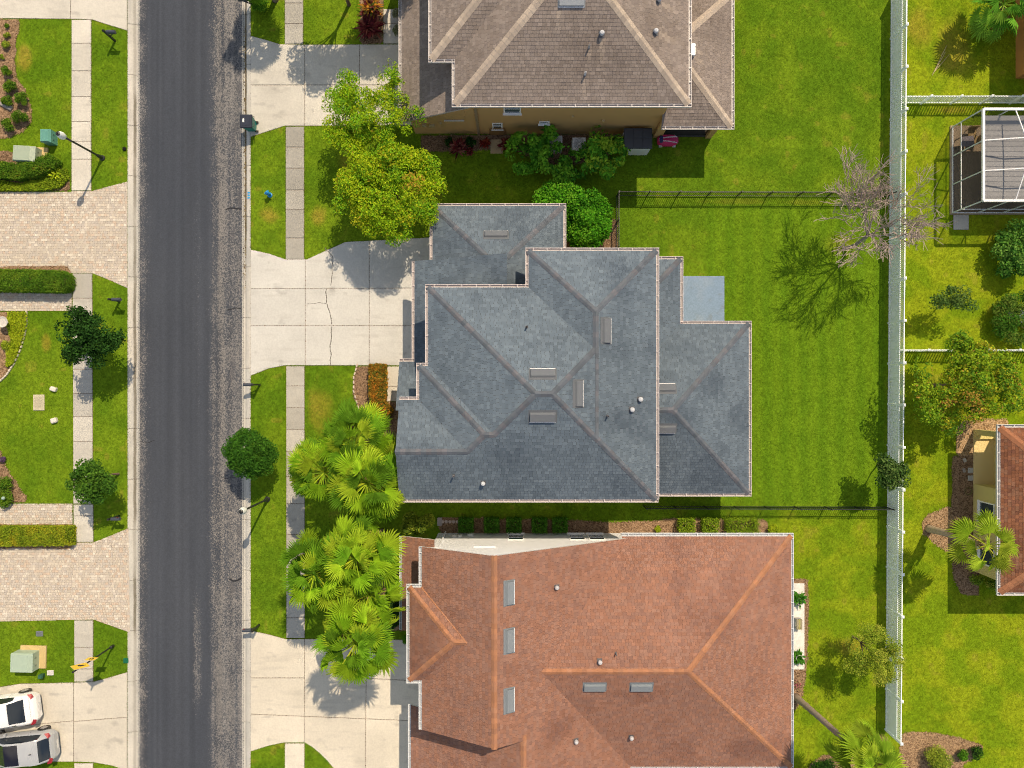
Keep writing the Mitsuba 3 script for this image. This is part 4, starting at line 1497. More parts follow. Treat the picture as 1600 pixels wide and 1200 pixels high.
tree('tree', 'small broad leaved tree leaning across the white fence', 1387, 737, 2.5, (1.4, 1.0, .9), 2600, 19, .45, [(.09, .17, .04), (.15, .24, .06), (.05, .11, .025)], .17, .10, trunk=.045, fork=1.7, seed=7, shell=.3, base=(1372, 725))
tree('tree', 'wide yellow green tree at right, overhanging the picket fence', 1506, 602, 3.0, (3.5, 3.2, 1.6), 26000, 90, .62, [(.22, .38, .025), (.33, .46, .03), (.12, .26, .025), (.46, .46, .035), (.46, .30, .06)], .17, .09, trunk=.09, fork=1.5, seed=8, weights=[.3, .25, .25, .13, .07], shell=.2, gap=.4)
tree('tree', 'small thin tree on the lawn below the screened enclosure', 1484, 470, 2.0, (1.8, .9, .7), 1300, 18, .38, [(.08, .16, .035), (.13, .22, .05), (.17, .26, .06)], .15, .09, trunk=.04, fork=1.0, seed=9, shell=.2, base=(1466, 480))
tree('tree', 'tall tree beyond the top edge that shades the brown house driveway', 512, -70, 5.2, (2.1, 2.0, 1.6), 5500, 26, .7, MIDG, .18, .1, trunk=.11, fork=2.4, seed=10, shell=.3)
tree('tree', 'second tree beyond the top edge that shades the garage roof of the brown house', 600, -120, 6.0, (2.6, 1.7, 1.4), 7500, 30, .7, MIDG, .18, .1, trunk=.11, fork=2.8, seed=11, shell=.3)

shrub('bush', 'large round bright green bush between the grey roof and the iron fence', 918, 344, 2.4, (1.55, 1.9), 17000, [(.08, .30, .016), (.12, .37, .02), (.055, .21, .016), (.18, .42, .03)], 120, .45, .15, .095, cat='bush', seed=1, shell=.6, lobe=(878, 316, 1.85, 1.2))
for i, (px, py, rx, ry, h, n, lab, cl) in enumerate((
        (836, 232, 1.9, 1.75, 2.4, 5200, 'tall dark green bush left of the two cabinets by the tan wall', [(.13, .38, .03), (.22, .48, .04), (.07, .25, .025)]),
        (890, 254, 1.7, 1.15, 1.5, 3400, 'low dark green plant in front of the pale cabinets by the tan wall', [(.12, .36, .03), (.22, .48, .04), (.06, .23, .025)]),
        (945, 234, 1.6, 1.6, 2.2, 4400, 'leafy green bush between the pale cabinet and the storage shed', [(.16, .44, .035), (.38, .58, .05), (.08, .28, .03)]))):
    shrub('bush', lab, px, py, h, (rx, ry), n, cl, 34, .42, .30, .13, cat='bush', seed=10 + i, shell=.1, spread=.7, gap=.40)
shrub('bush', 'glossy green bush at the right edge below the screened enclosure', 1590, 390, 1.9, (1.25, 2.1), 4200, [(.06, .19, .03), (.12, .28, .04), (.2, .38, .07)], 26, .5, .22, .11, cat='bush', seed=20, shell=.5)
shrub('bush', 'round clipped hedge ring at the right edge', 1592, 496, 1.3, (1.75, 1.7), 8000, [(.065, .19, .022), (.10, .25, .028), (.17, .26, .04)], 40, .42, .13, .075, cat='bush', seed=21, shell=.8)
shrub('bush', 'lime flecked round bush beside the corner of the white wall', 654, 818, 3.6, (1.05, .6), 7000, [(.28, .38, .03), (.38, .45, .05), (.17, .26, .03), (.10, .17, .025)], 24, .33, .13, .075, cat='bush', seed=22)
for i, (px, w, lab) in enumerate(((728, .42, 'first square clipped shrub of the white wall row, nearest the lime bush'), (768, .42, 'second square clipped shrub along the white wall, left of a window'), (803, .42, 'square clipped shrub below the left window of the white wall'),
                                  (843, .42, 'square clipped shrub right of the left window of the white wall'), (875, .42, 'last shaded square shrub of the white wall row, before the paired windows'),
                                  (1073, .45, 'sunlit clipped shrub above the red gutter, leftmost of three'), (1110, .45, 'sunlit clipped shrub above the red gutter, middle of three'), (1160, .95, 'long sunlit clipped hedge piece above the right end of the red gutter'))):
    k = thing('shrub', lab, 'shrub')
    rng = np.random.default_rng(700 + i)
    c = P(px, 821, .6)
    n = 1300 if w < .9 else 2400
    q = rng.uniform(-1, 1, (n, 3))
    f = rng.integers(0, 3, n)
    s = np.where(rng.random(n) < .75, rng.choice([-1, 1], n) * rng.uniform(.75, 1.05, n), q[np.arange(n), f])
    q[np.arange(n), f] = s
    q = q * [w, .40, .42] + rng.normal(0, .03, (n, 3)) + [c[0], c[1], .46]
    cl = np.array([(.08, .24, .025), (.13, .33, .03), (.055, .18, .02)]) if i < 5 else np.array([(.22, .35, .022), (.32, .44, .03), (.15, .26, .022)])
    qd, col = leaf_quads(rng, q, (q - [c[0], c[1], .46]) * 2 + [0, 0, .4], .10, .06, cl[rng.integers(0, 3, n)] * rng.uniform(.7, 1.3, (n, 1)))
    qd[..., 2] = np.maximum(qd[..., 2], .02)
    m = MB()
    m.quads(qd, col)
    part(k, 'foliage', m, 'leaf')
    m = MB()
    m.tube([[c[0], c[1], -.02], [c[0], c[1], .3], [c[0] + .1, c[1], .5]], [.03, .025, .01], 6, BARK)
    part(k, 'stem', m)


def hedge(label, poly_, h, n, cl, seed, L=.11, W=.065):
    rng = np.random.default_rng(800 + seed)
    k = thing('hedge', label, 'hedge')
    x0, y0, x1, y1 = poly_.bounds
    xy = rng.uniform([x0, y0], [x1, y1], (n * 3, 2))
    xy = xy[shapely.contains_xy(poly_, xy[:, 0], xy[:, 1])][:n]
    dist = shapely.distance(shapely.points(xy), poly_.exterior)
    top = h * (1 - .25 * np.exp(-(dist / .1))) + .26 * h * (meshkit.fbm(np.c_[xy * 1.5, np.zeros(len(xy))], 3, seed) - .5)
    z = np.where((rng.random(len(xy)) < .72) & (dist > .06), top - np.abs(rng.normal(0, .07, len(xy))), rng.uniform(.05, 1, len(xy)) * top)
    ring = np.array([poly_.exterior.interpolate(s).coords[0] for s in rng.uniform(0, poly_.exterior.length, n // 2)]) + rng.normal(0, .03, (n // 2, 2))
    p = np.vstack([np.c_[xy, z], np.c_[ring, rng.uniform(.03, h * .9, len(ring))]])
    cl = np.array(cl)
    cid = np.clip((meshkit.fbm(p * 2.2, 3, seed + 3) * len(cl) * 1.3 - .15 * len(cl) + rng.normal(0, .6, len(p))).astype(int), 0, len(cl) - 1)
    qd, col = leaf_quads(rng, p, np.tile([0, 0, 1.0], (len(p), 1)), L, W, cl[cid] * rng.uniform(.65, 1.35, (len(p), 1)))
    m = MB()
    m.quads(qd, col)
    part(k, 'foliage', m, 'leaf')
    m = MB()
    for s in np.arange(.3, poly_.length / 2, .6):
        q = poly_.centroid.coords[0] if poly_.length < 1 else poly_.buffer(-.12).exterior.interpolate(s).coords[0]
        m.tube([[*q, -.02], [*q, h * .5], [q[0] + .1, q[1], h * .75]], [.025, .02, .008], 5, BARK)
    part(k, 'stem', m)


HC = [(.075, .18, .018), (.11, .23, .02), (.15, .28, .025), (.2, .31, .028)]
hedge('long clipped green hedge beside the upper paver driveway', poly((-40, 420), (95, 423), (104, 430), (105, 446), (98, 455), (-40, 453), z=.9), 1.0, 9000, HC, 1)
hedge('low yellow green clipped hedge beside the lower paver driveway', poly((-40, 824), (110, 824), (110, 852), (-40, 854), z=.6), .62, 8500, [(.15, .24, .02), (.25, .34, .024), (.34, .40, .03), (.43, .41, .03)], 2)
hedge('curved clipped hedge in front of the pale green cabinet at upper left', poly((-30, 246), (20, 256), (50, 250), (75, 240), (88, 250), (82, 262), (55, 274), (25, 279), (-30, 272), z=.7), .85, 6000, HC[:3] + [(.24, .27, .03)], 3)
hedge('lower curved band of lime ground cover at upper left', poly((-30, 278), (30, 287), (60, 280), (84, 268), (100, 262), (104, 278), (90, 292), (60, 296), (-30, 296), z=.3), .32, 4000, [(.18, .29, .02), (.27, .38, .025), (.34, .45, .03)], 4)
hedge('orange and green leaved hedge beside the entry walk of the grey roofed house', poly((577, 570), (601, 570), (602, 600), (600, 628), (612, 640), (600, 655), (582, 645), (577, 620), z=.7), .85, 4000, CROT, 5, .15, .08)
hedge('bright lime ground cover inside the white edging', poly((13, 489), (39, 489), (38, 510), (33, 530), (26, 548), (18, 568), (10, 572), (11, 548), (18, 530), (11, 510), z=.2), .26, 3400, LIMEC, 6, .11, .08)
hedge('dark green strip of shrubs under the palms by the red roofed house', poly((612, 905), (626, 905), (626, 975), (606, 985), z=.7), .8, 2200, DARKG + [(.06, .10, .02)], 7)

for i, (px, py, r, lab, cl, h) in enumerate((
        (8, 111, .36, 'small round shrub at the left edge, topmost of the clipped group in the mulch bed', HC, .6), (15, 135, .43, 'round shrub below the topmost one in the upper left mulch bed', HC, .7),
        (10, 157, .36, 'smaller round shrub at the left edge beside the grey rock', HC, .55), (33, 154, .46, 'round shrub farthest right in the upper left mulch bed', HC, .75),
        (29, 181, .5, 'largest round shrub in the upper left mulch bed', HC, .8), (12, 194, .43, 'lowest round shrub of the upper left mulch bed', HC, .7),
        (8, 70, .27, 'thin brownish green plant high in the upper left mulch bed', OLIVE, .4), (11, 55, .2, 'tiny plant between the thin brownish plant and the driveway', OLIVE, .3), (10, 40, .15, 'tiny green plant nearest the top left driveway', HC, .25), (3, 89, .16, 'tiny pale plant at the left edge above the round shrubs', OLIVE, .25),
        (8, 539, .32, 'small yellowish shrub behind the lime ground cover', LIMEC + OLIVE, .45), (6, 757, .5, 'dark shrub at the left edge above the lower paver band', HC, .7), (6, 778, .65, 'bright green shrub with a pale ball beside the lower paver band', HC[1:], .6),
        (3, 718, .22, 'small purple flowering plant at the left edge', [(.16, .09, .2), (.22, .13, .26), (.06, .1, .03)], .35),
        (704, 222, .35, 'small dark green shrub between tan wall and first red plant', DARKG, .5), (737, 221, .38, 'small dark green shrub between the two nearer red plants', DARKG, .55),
        (1466, 1186, .95, 'yellow green loose shrub in the bottom right mulch bed', OLIVE + [(.12, .18, .02)], 1.0), (1504, 1180, .42, 'small green shrub right of the loose shrub in the bottom right bed', MIDG, .6), (1527, 1177, .45, 'dark little shrub at the right tip of the bottom right bed', DARKG + MIDG, .6),
        (1286, 1198, .75, 'dark shrub in the mulch ring under the bottom right palm', DARKG + MIDG[:1], .9), (1526, 905, .48, 'round pale green shrub at the lower corner of the yellow house', OLIVE + HC, .7), (1549, 911, .4, 'darker shrub right of the pale one at the yellow house corner', HC[:2] + OLIVE, .6),
        (1028, 826, .22, 'small lime plant alone in the sunlit mulch strip', LIMEC, .35), (1208, 828, .38, 'yellow leaved plant at the right end of the mulch strip', LIMEC, .5),
        (621, 47, .34, 'pale variegated shrub beside the short walk at the brown house', [(.3, .32, .18), (.22, .26, .1), (.38, .38, .25)], .7), (619, 20, .3, 'second pale variegated shrub nearer the top edge', [(.3, .32, .18), (.22, .26, .1), (.38, .38, .25)], .6),
        (404, 6, .55, 'light green plant at the top edge beside the right kerb', MIDG, .7), (635, 1000, .3, 'small potted green shrub at the front of the red roofed house', MIDG, .6))):
    shrub('shrub', lab, px, py, h, r, int(500 + 3600 * r * r), cl, 12, r * .45, .075 + .04 * min(r, 1), .05, seed=40 + i, shell=.6)


# spiky rosette plants (long strap leaves)
def rosette(name, label, px, py, r, h, cols, n, seed, width=.05, cat='plant'):
    rng = np.random.default_rng(900 + seed)
    k = thing(name, label, cat)
    c = P(px, py, h * .5)
    c[2] = 0
    m = MB()
    for i in range(n):
        a = rng.random() * 2 * np.pi
        e = rng.uniform(.25, 1.35)
        b = c + [rng.normal(0, r * .15), rng.normal(0, r * .15), h * rng.uniform(.2, .5)]
        d = np.array([math.cos(a) * math.cos(e), math.sin(a) * math.cos(e), math.sin(e)])
        s = np.array([-math.sin(a), math.cos(a), 0]) * width * rng.uniform(.7, 1.3)
        L = r * rng.uniform(.7, 1.15)
        p1 = b + d * L * .5
        p2 = b + d * L * .95 + [0, 0, -.25 * L]
        col = np.array(cols[rng.integers(0, len(cols))]) * rng.uniform(.7, 1.35)
        m.add([b - s * .4, b + s * .4, p1 - s, p1 + s, p2], [[0, 1, 3], [0, 3, 2], [2, 3, 4]], col)
    part(k, 'foliage', m, 'leaf')
    m = MB()
    m.tube([c - [0, 0, .02], c + [0, 0, h * .5]], [.04, .03], 6, BARK)
    part(k, 'stem', m)


rosette('red_plant', 'dark red spiky plant with pale streaks, largest along the tan wall', 717, 230, .7, .7, REDP + [(.36, .16, .13)], 110, 1)
rosette('red_plant', 'bright red bushy plant left of the small wall window', 758, 223, .42, .6, [(.24, .03, .025), (.16, .02, .02), (.3, .06, .03)], 80, 2)
rosette('red_plant', 'dark red plant right of the small wall window', 790, 225, .5, .65, REDP, 80, 3)
rosette('red_plant', 'low dark red plant on the lawn edge below the largest red plant', 735, 236, .4, .35, REDP, 50, 4)
rosette('red_plant', 'large dark red shrub beside the short walk at the top edge', 577, 42, .95, .9, REDP, 170, 5, .06)
rosette('red_plant', 'bronze red shrub at the top edge above the large red one', 580, 12, .9, 1.0, REDP[1:] + CROT, 150, 6, .06)
rosette('spiky_plant', 'lime spiky plant at the end of the curved hedge', 87, 272, .6, .4, LIMEC, 90, 7)
rosette('spiky_plant', 'green plant on the white patio nearest its top end', 1249, 935, .55, .6, [(.05, .2, .02), (.09, .26, .03)], 90, 8, .07)
rosette('spiky_plant', 'green plant on the white patio nearest its bottom end', 1247, 1027, .5, .6, [(.05, .19, .02), (.09, .25, .03)], 90, 9, .07)
for i, (px, py) in enumerate(((1246, 937), (1245, 1025))):
    k = thing('plant_pot', ('grey pot under the upper patio plant', 'grey pot under the lower patio plant')[i], 'plant pot')
    m = MB()
    m.lathe([(.13, .09), (.19, .40), (.21, .40), (.21, .44), (.17, .44), (.17, .36), (.001, .36)], P(px, py), 14, (.4, .4, .38))
    put(k, m)


# ------------------------------------------------------------------ palms
def frond(m, rng, heart, az, el, pet, R, col, nseg=20, spanA=1.75, droop=.5):
    d = np.array([math.cos(az) * math.cos(el), math.sin(az) * math.cos(el), math.sin(el)])
    side = np.array([-math.sin(az), math.cos(az), 0])
    tip = heart + d * pet + np.array([0, 0, -.12 * pet * pet * math.cos(el)])
    mid = heart + d * pet * .5
    w = side * .024
    pc = np.array(col) * [1.3, 1.1, 1.0] + [.04, .03, .01]
    m.add([heart - w, heart + w, mid - w, mid + w, tip - w * .8, tip + w * .8], [[0, 1, 3], [0, 3, 2], [2, 3, 5], [2, 5, 4]], pc)
    # blade frame: outwards, bending down
    e2 = el - rng.uniform(.15, .75)
    f = np.array([math.cos(az) * math.cos(e2), math.sin(az) * math.cos(e2), math.sin(e2)])
    roll = rng.normal(0, .5)
    nrm = np.cross(f, side)
    nrm = -nrm if nrm[2] < 0 else nrm
    sd = side * math.cos(roll) + nrm * math.sin(roll)
    nrm = np.cross(f, sd)
    nrm = -nrm if nrm[2] < 0 else nrm
    th = np.linspace(-spanA, spanA, nseg + 1)
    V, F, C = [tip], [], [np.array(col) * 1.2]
    cup = rng.uniform(.0, .35)

    def pt(t, r, lift=0.0):
        x, y = math.cos(t) * r, math.sin(t) * r
        z = -cup * abs(y) * .7 - droop * (r / R) ** 3 * R * .22 + lift
        return tip + f * x + sd * y + nrm * z

    half = spanA / nseg
    for i in range(nseg):
        a, b = th[i], th[i + 1]
        c = (a + b) / 2
        Rl = R * (1 - .30 * (abs(c) / spanA) ** 2) * rng.uniform(.9, 1.06)
        ri = Rl * rng.uniform(.50, .62)
        rt = Rl * .80
        n0 = len(V)
        fold = .05 * R
        hang = -abs(rng.normal(0, .10)) * R
        bend = rng.normal(0, .03)
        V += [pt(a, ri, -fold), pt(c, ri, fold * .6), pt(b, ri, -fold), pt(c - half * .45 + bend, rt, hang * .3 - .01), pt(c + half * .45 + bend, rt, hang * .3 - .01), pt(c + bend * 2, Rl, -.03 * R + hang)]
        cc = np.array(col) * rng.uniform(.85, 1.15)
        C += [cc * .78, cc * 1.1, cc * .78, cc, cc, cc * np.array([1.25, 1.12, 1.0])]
        F += [[0, n0, n0 + 1], [0, n0 + 1, n0 + 2], [n0, n0 + 3, n0 + 1], [n0 + 1, n0 + 4, n0 + 2], [n0 + 1, n0 + 3, n0 + 4], [n0 + 3, n0 + 5, n0 + 4]]
    m.add(np.array(V), np.array(F), np.array(C))


def palm(name, label, heart, base, R, nf, seed, cols, trunk_r=.13, pet=(.85, 1.7), dead=4, bark=(.26, .21, .16), nseg=24, group=None):
    rng = np.random.default_rng(1200 + seed)
    k = thing(name, label, 'palm tree', group)
    heart, base = np.array(heart, float), np.array(base, float)
    m = MB()
    t = np.linspace(0, 1, 26)[:, None]
    pts = base + (heart - base) * t + np.c_[np.sin(t * 3) * .06, np.sin(t * 2 + 1) * .05 - .04, t * 0]
    pts[-1] = heart
    r = trunk_r * (1.25 - .35 * t[:, 0] + .35 * np.exp(-t[:, 0] * 14)) * (1 + .06 * np.cos(np.arange(26) * np.pi))
    m.tube(pts, r, 10, bark)
    part(k, 'trunk', m, smooth=True)
    m = MB()
    for i in range(26):          # old leaf bases round the top of the trunk
        a = rng.random() * 6.28
        z = rng.uniform(-.75, -.02)
        o = heart + [math.cos(a) * trunk_r * .9, math.sin(a) * trunk_r * .9, z]
        q = o + [math.cos(a) * .16, math.sin(a) * .16, .14]
        m.beam(o, q, .07, .02, np.array([.30, .22, .13]) * rng.uniform(.6, 1.2))
    part(k, 'leaf_bases', m)
    ga = 2.39996
    for i in range(nf):
        u = (i + .5) / nf
        el = 1.25 - 1.75 * u ** .85 + rng.normal(0, .1)
        col = np.array(cols[rng.integers(0, len(cols))]) * rng.uniform(.72, 1.22)
        m = MB()
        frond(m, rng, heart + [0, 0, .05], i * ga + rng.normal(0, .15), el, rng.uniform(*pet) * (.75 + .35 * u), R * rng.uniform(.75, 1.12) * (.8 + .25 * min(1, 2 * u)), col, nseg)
        part(k, 'frond', m, 'blade')
    for i in range(dead):
        m = MB()
        frond(m, rng, heart + [0, 0, -.25], rng.random() * 6.28, rng.uniform(-.9, -.2), pet[0] * 1.3, R * .85, np.array([.34, .25, .12]) * rng.uniform(.8, 1.2), nseg)
        part(k, 'dead_frond', m, 'blade')


PG = [(.25, .455, .022), (.32, .51, .026), (.175, .365, .022), (.40, .55, .035), (.13, .28, .02)]
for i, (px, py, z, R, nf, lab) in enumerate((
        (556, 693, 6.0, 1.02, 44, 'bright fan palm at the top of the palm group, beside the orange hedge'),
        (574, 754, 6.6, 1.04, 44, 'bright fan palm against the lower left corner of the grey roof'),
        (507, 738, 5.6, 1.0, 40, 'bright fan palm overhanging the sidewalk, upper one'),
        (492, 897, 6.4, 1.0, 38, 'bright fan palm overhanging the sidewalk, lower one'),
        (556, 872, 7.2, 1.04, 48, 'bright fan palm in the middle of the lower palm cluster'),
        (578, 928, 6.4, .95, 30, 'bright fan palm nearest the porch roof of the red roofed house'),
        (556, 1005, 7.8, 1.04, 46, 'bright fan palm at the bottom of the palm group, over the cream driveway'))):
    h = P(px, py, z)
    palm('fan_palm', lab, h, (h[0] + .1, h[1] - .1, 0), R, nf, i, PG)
h = P(1541, 852, 5.5)
palm('fan_palm', 'loose fan palm beside the yellow house wall with its trunk in view', h, P(1451, 826, 0), .95, 17, 20, [(.27, .40, .03), (.34, .48, .04), (.42, .52, .05)], trunk_r=.17, pet=(.9, 1.3), bark=(.42, .33, .24), nseg=20, dead=1)
h = P(1362, 1196, 7.6)
palm('fan_palm', 'fan palm at the bottom edge with a long bare trunk, right of the red roof', h, P(1243, 1089, 0), 1.15, 26, 21, [(.20, .34, .025), (.28, .44, .03), (.36, .50, .04)], trunk_r=.15, pet=(.9, 1.3), bark=(.30, .24, .19))
h = P(1567, 8, 2.4)
palm('fan_palm', 'low green palm at the top right corner beside the orange tan wall', h, (h[0], h[1], 0), .95, 26, 22, [(.12, .32, .03), (.17, .40, .04), (.23, .44, .05)], pet=(.8, 1.3), nseg=16)
h = P(392, -62, 4.2)
palm('fan_palm', 'fan palm beyond the top edge whose shadow lies on the street', h, (h[0], h[1], 0), 1.0, 30, 23, PG, pet=(.8, 1.3))


# ------------------------------------------------------------------ the bare tree
rng = np.random.default_rng(77)
k = thing('bare_tree', 'leafless grey twiggy tree leaning over the white fence', 'tree')
base = P(1318, 388, 0)
trunkm, br, tw = MB(), MB(), MB()
BT = np.array([.37, .325, .29])


def grow(p, d, L, r, depth):
    n = 4
    pts = [p]
    for i in range(n):
        d = d + rng.normal(0, .13, 3) + [0, 0, .03]
        d /= np.linalg.norm(d)
        pts.append(pts[-1] + d * L / n)
    r1 = r * .62
    tgt = trunkm if depth == 0 else br if depth < 3 else tw
    tgt.tube(pts, np.linspace(r, r1, n + 1), 7 if depth < 2 else 4 if depth < 4 else 3, BT * rng.uniform(.8, 1.2) * ([1, 1, 1] if depth < 3 else [1.05, .98, .97]), cap=False)
    if depth >= 5:
        return
    kids = {0: 6, 1: 4, 2: 4, 3: 4, 4: 4}[depth]
    for i in range(kids):
        at = 1.0 if i < 2 or depth == 0 else rng.uniform(.35, .95)
        q = pts[-1] if at == 1.0 else pts[int(at * n)]
        a = rng.random() * 6.28 if depth else i * 1.26 + rng.normal(0, .2)
        s = np.cross(d, [math.cos(a), math.sin(a), .3])
        s /= np.linalg.norm(s)
        sp = rng.uniform(.4, .8) if depth else rng.uniform(.3, .65)
        nd = d * math.cos(sp) + s * math.sin(sp)
        nd[2] = max(nd[2], .12 if depth < 3 else -.2)
        nd /= np.linalg.norm(nd)
        grow(q, nd, L * rng.uniform(.6, .8) * (1.0 if depth else 1.15), max(r1 * rng.uniform(.55, .75), .016), depth + 1)


grow(base - [0, 0, .1], np.array([.46, .06, 1.0]), 2.35, .13, 0)
part(k, 'trunk', trunkm, smooth=True)
part(k, 'branch', br, smooth=True)
part(k, 'twig', tw, kind='stuff')
k = thing('fallen_branch', 'pale dry branch lying on the lawn right of the white fence', 'branch')
m = MB()
for a, b in (((1456, 118), (1470, 88)), ((1470, 88), (1478, 72)), ((1458, 114), (1482, 86)), ((1463, 105), (1476, 82)), ((1460, 111), (1468, 96))):
    p, q = P(*a) + [0, 0, .04], P(*b) + [0, 0, .08]
    m.tube([p, (p + q) / 2 + [.02, .03, .04], q], [.02, .016, .008], 5, (.5, .4, .27))
put(k, m)


# ------------------------------------------------------------------ cars
def car(label, rear, ang, L, W, H, color, kind, seed):
    """A car pointing along -x before turning: lofted sections from the rear bumper (u = 0) to the nose (u = 1)."""
    k = thing('parked_car', label, 'car')
    sedan = kind == 'sedan'
    us = np.array([0, .012, .03, .07, .12, .17, .22, .28, .36, .45, .55, .62, .68, .74, .82, .90, .96, .985, 1.0])
    if sedan:
        belt = np.interp(us, [0, .03, .2, .5, .75, .97, 1], [.72, .92, 1.0, .97, .93, .72, .55])
        roof = np.interp(us, [0, .03, .14, .30, .40, .52, .60, .76, .97, 1], [.72, .94, 1.03, H - .04, H, H - .01, H - .06, .96, .74, .56])
    else:
        belt = np.interp(us, [0, .03, .2, .5, .75, .97, 1], [.75, .98, 1.05, 1.0, .97, .80, .6])
        roof = np.interp(us, [0, .02, .05, .13, .20, .45, .56, .74, .97, 1], [.75, 1.0, 1.08, H - .08, H - .01, H, H - .05, .99, .82, .61])
    half = W / 2 * np.interp(us, [0, .012, .03, .09, .2, .5, .8, .92, .975, 1], [.70, .80, .88, .965, 1, 1, .98, .93, .8, .66])
    rf = np.interp(us, [0, .12, .3, .5, .62, .76, 1], [.86, .80, .74, .75, .76, .84, .86])
    prof = []
    for u, b, r, hw, q in zip(us, belt, roof, half, rf):
        sill = .24 if .03 < u < .97 else .32
        cab = max(0.0, min(1.0, (r - b) / .25))
        wr = hw * (q * cab + .86 * (1 - cab))
        prof.append([(hw * .90, sill), (hw * .985, sill + .16), (hw, .58), (hw * .99, max(b - .12, .6)), (hw * .955, max(b - .02, .62)), (hw * .93, max(b, .63)),
                     ((hw * .93) * .25 + wr * .75, b + (r - b) * .72), (wr, r - .035 * cab - .005), (wr * .86, r - .004), (wr * .45, r + .012), (0, r + .016)])
    prof = np.array(prof)                          # sections x points x (y, z)
    full = np.concatenate([prof, prof[:, -2::-1] * [-1, 1]], 1)
    n, mpt = full.shape[:2]
    V = np.stack([np.repeat(-us[:, None] * L, mpt, 1), full[..., 0], full[..., 1]], -1)
    ca, sa = math.cos(ang), math.sin(ang)
    R = np.array([[ca, -sa, 0], [sa, ca, 0], [0, 0, 1]])
    loc = V.copy()
    V = V @ R.T + np.array([*rear, 0])
    body, glass = MB(), {}
    faces, gl = [], {'rear_window': [], 'windscreen': [], 'side_window': [], 'sunroof': []}
    for i in range(n - 1):
        u = (us[i] + us[i + 1]) / 2
        for j in range(mpt - 1):
            a = [i * mpt + j, (i + 1) * mpt + j, (i + 1) * mpt + j + 1, i * mpt + j + 1]
            jj = j if j < 10 else 2 * 10 - 1 - j      # 0..9 from the sill to the middle
            w = None
            rr, bb = (roof[i] + roof[i + 1]) / 2, (belt[i] + belt[i + 1]) / 2
            if jj in (5, 6) and rr - bb > .28:
                w = 'side_window'
                if sedan and (u < .2 or abs(u - .47) < .03) or (not sedan and (u < .10 or abs(u - .36) < .03)):
                    w = None
            if jj >= 8:
                if sedan:
                    if .14 < u < .29:
                        w = 'rear_window'
                    elif .6 < u < .75:
                        w = 'windscreen'
                    elif .45 < u < .52 and jj >= 9:
                        w = 'sunroof'
                else:
                    if .045 < u < .12:
                        w = 'rear_window'
                    elif .56 < u < .73:
                        w = 'windscreen'
                    elif .34 < u < .55:
                        w = 'sunroof'
            (gl[w] if w else faces).append(a)
    fl = V.reshape(-1, 3)

    def emit(fs):
        fs = np.array(fs)
        return np.vstack([fs[:, [0, 2, 1]], fs[:, [0, 3, 2]]])

    e_ = emit(faces)
    u_, inv_ = np.unique(e_, return_inverse=True)
    body.add(fl[u_], inv_.reshape(e_.shape), color)
    # closed ends
    for i, flip in ((0, 1), (n - 1, -1)):
        ring = V[i]
        c = ring.mean(0)
        m_ = len(ring)
        body.add(np.vstack([ring, c]), [[a, (a + 1) % m_, m_][::flip] for a in range(m_)], color)
    part(k, 'body', body, 'carpaint', smooth=True)
    for name, fs in gl.items():
        if fs:
            g = MB()
            e_ = emit(fs)
            u_, inv_ = np.unique(e_, return_inverse=True)
            g.add(fl[u_], inv_.reshape(e_.shape), (.015, .02, .026) if name != 'sunroof' else (.012, .010, .014))
            part(k, name, g, 'darkglass', smooth=True)

    def world(p):
        return np.asarray(p) @ R.T + np.array([*rear, 0])

    for u in (.18, .79):
        for s in (-1, 1):
            m = MB()
            c = world((-u * L, s * (W / 2 - .06), .33))
            ax = R @ np.array([0, 1.0, 0])
            m.tube([c - ax * .11, c - ax * .1, c + ax * .1, c + ax * .11], [.30, .335, .335, .30], 20, (.02, .02, .02))
            wk = part(k, 'wheel', m, 'paint')
            m = MB()
            m.tube([c + ax * s * .108, c + ax * s * .118], [.2, .19], 12, (.45, .45, .47))
            part(wk, 'rim', m, 'metal')
    for s in (-1, 1):
        m = MB()
        yy = s * W / 2
        z = .84 if sedan else .98
        p = [(-.03 * L, yy * .93, z), (-.012 * L, yy * .72, z - .02), (-.035 * L, yy * .62, z + .10), (-.075 * L, yy * .945, z + .09)]
        v = np.array([world(q) for q in p])
        o = world((.03, s * .03, .035)) - world((0, 0, 0))
        v2 = v + o
        v = np.vstack([v - o * .6, v2])
        m.add(v, [[4, 5, 6], [4, 6, 7], [0, 1, 5], [0, 5, 4], [1, 2, 6], [1, 6, 5], [2, 3, 7], [2, 7, 6], [3, 0, 4], [3, 4, 7]], (.30, .012, .018))
        part(k, 'tail_light', m, 'carpaint')
    m = MB()
    j0 = [i for i in range(mpt) if 4 <= (i if i <= 10 else 20 - i)]
    for u in ((.055, .135, .77) if sedan else (.03, .74)):       # boot and bonnet shut lines
        ii = int(np.searchsorted(us, u))
        t = (u - us[ii - 1]) / (us[ii] - us[ii - 1])
        ring = V[ii - 1] * (1 - t) + V[ii] * t
        m.tube(ring[j0] + [0, 0, .001], .006, 4, (.03, .03, .03), cap=False)
    for u in (.30, .47, .63):                                     # door shut lines
        ii = int(np.searchsorted(us, u))
        t = (u - us[ii - 1]) / (us[ii] - us[ii - 1])
        ring = V[ii - 1] * (1 - t) + V[ii] * t
        for sl_ in (slice(0, 6), slice(mpt - 6, mpt)):
            m.tube(ring[sl_], .006, 4, (.03, .03, .03), cap=False)
    part(k, 'shut_lines', m, 'paint', kind='stuff')
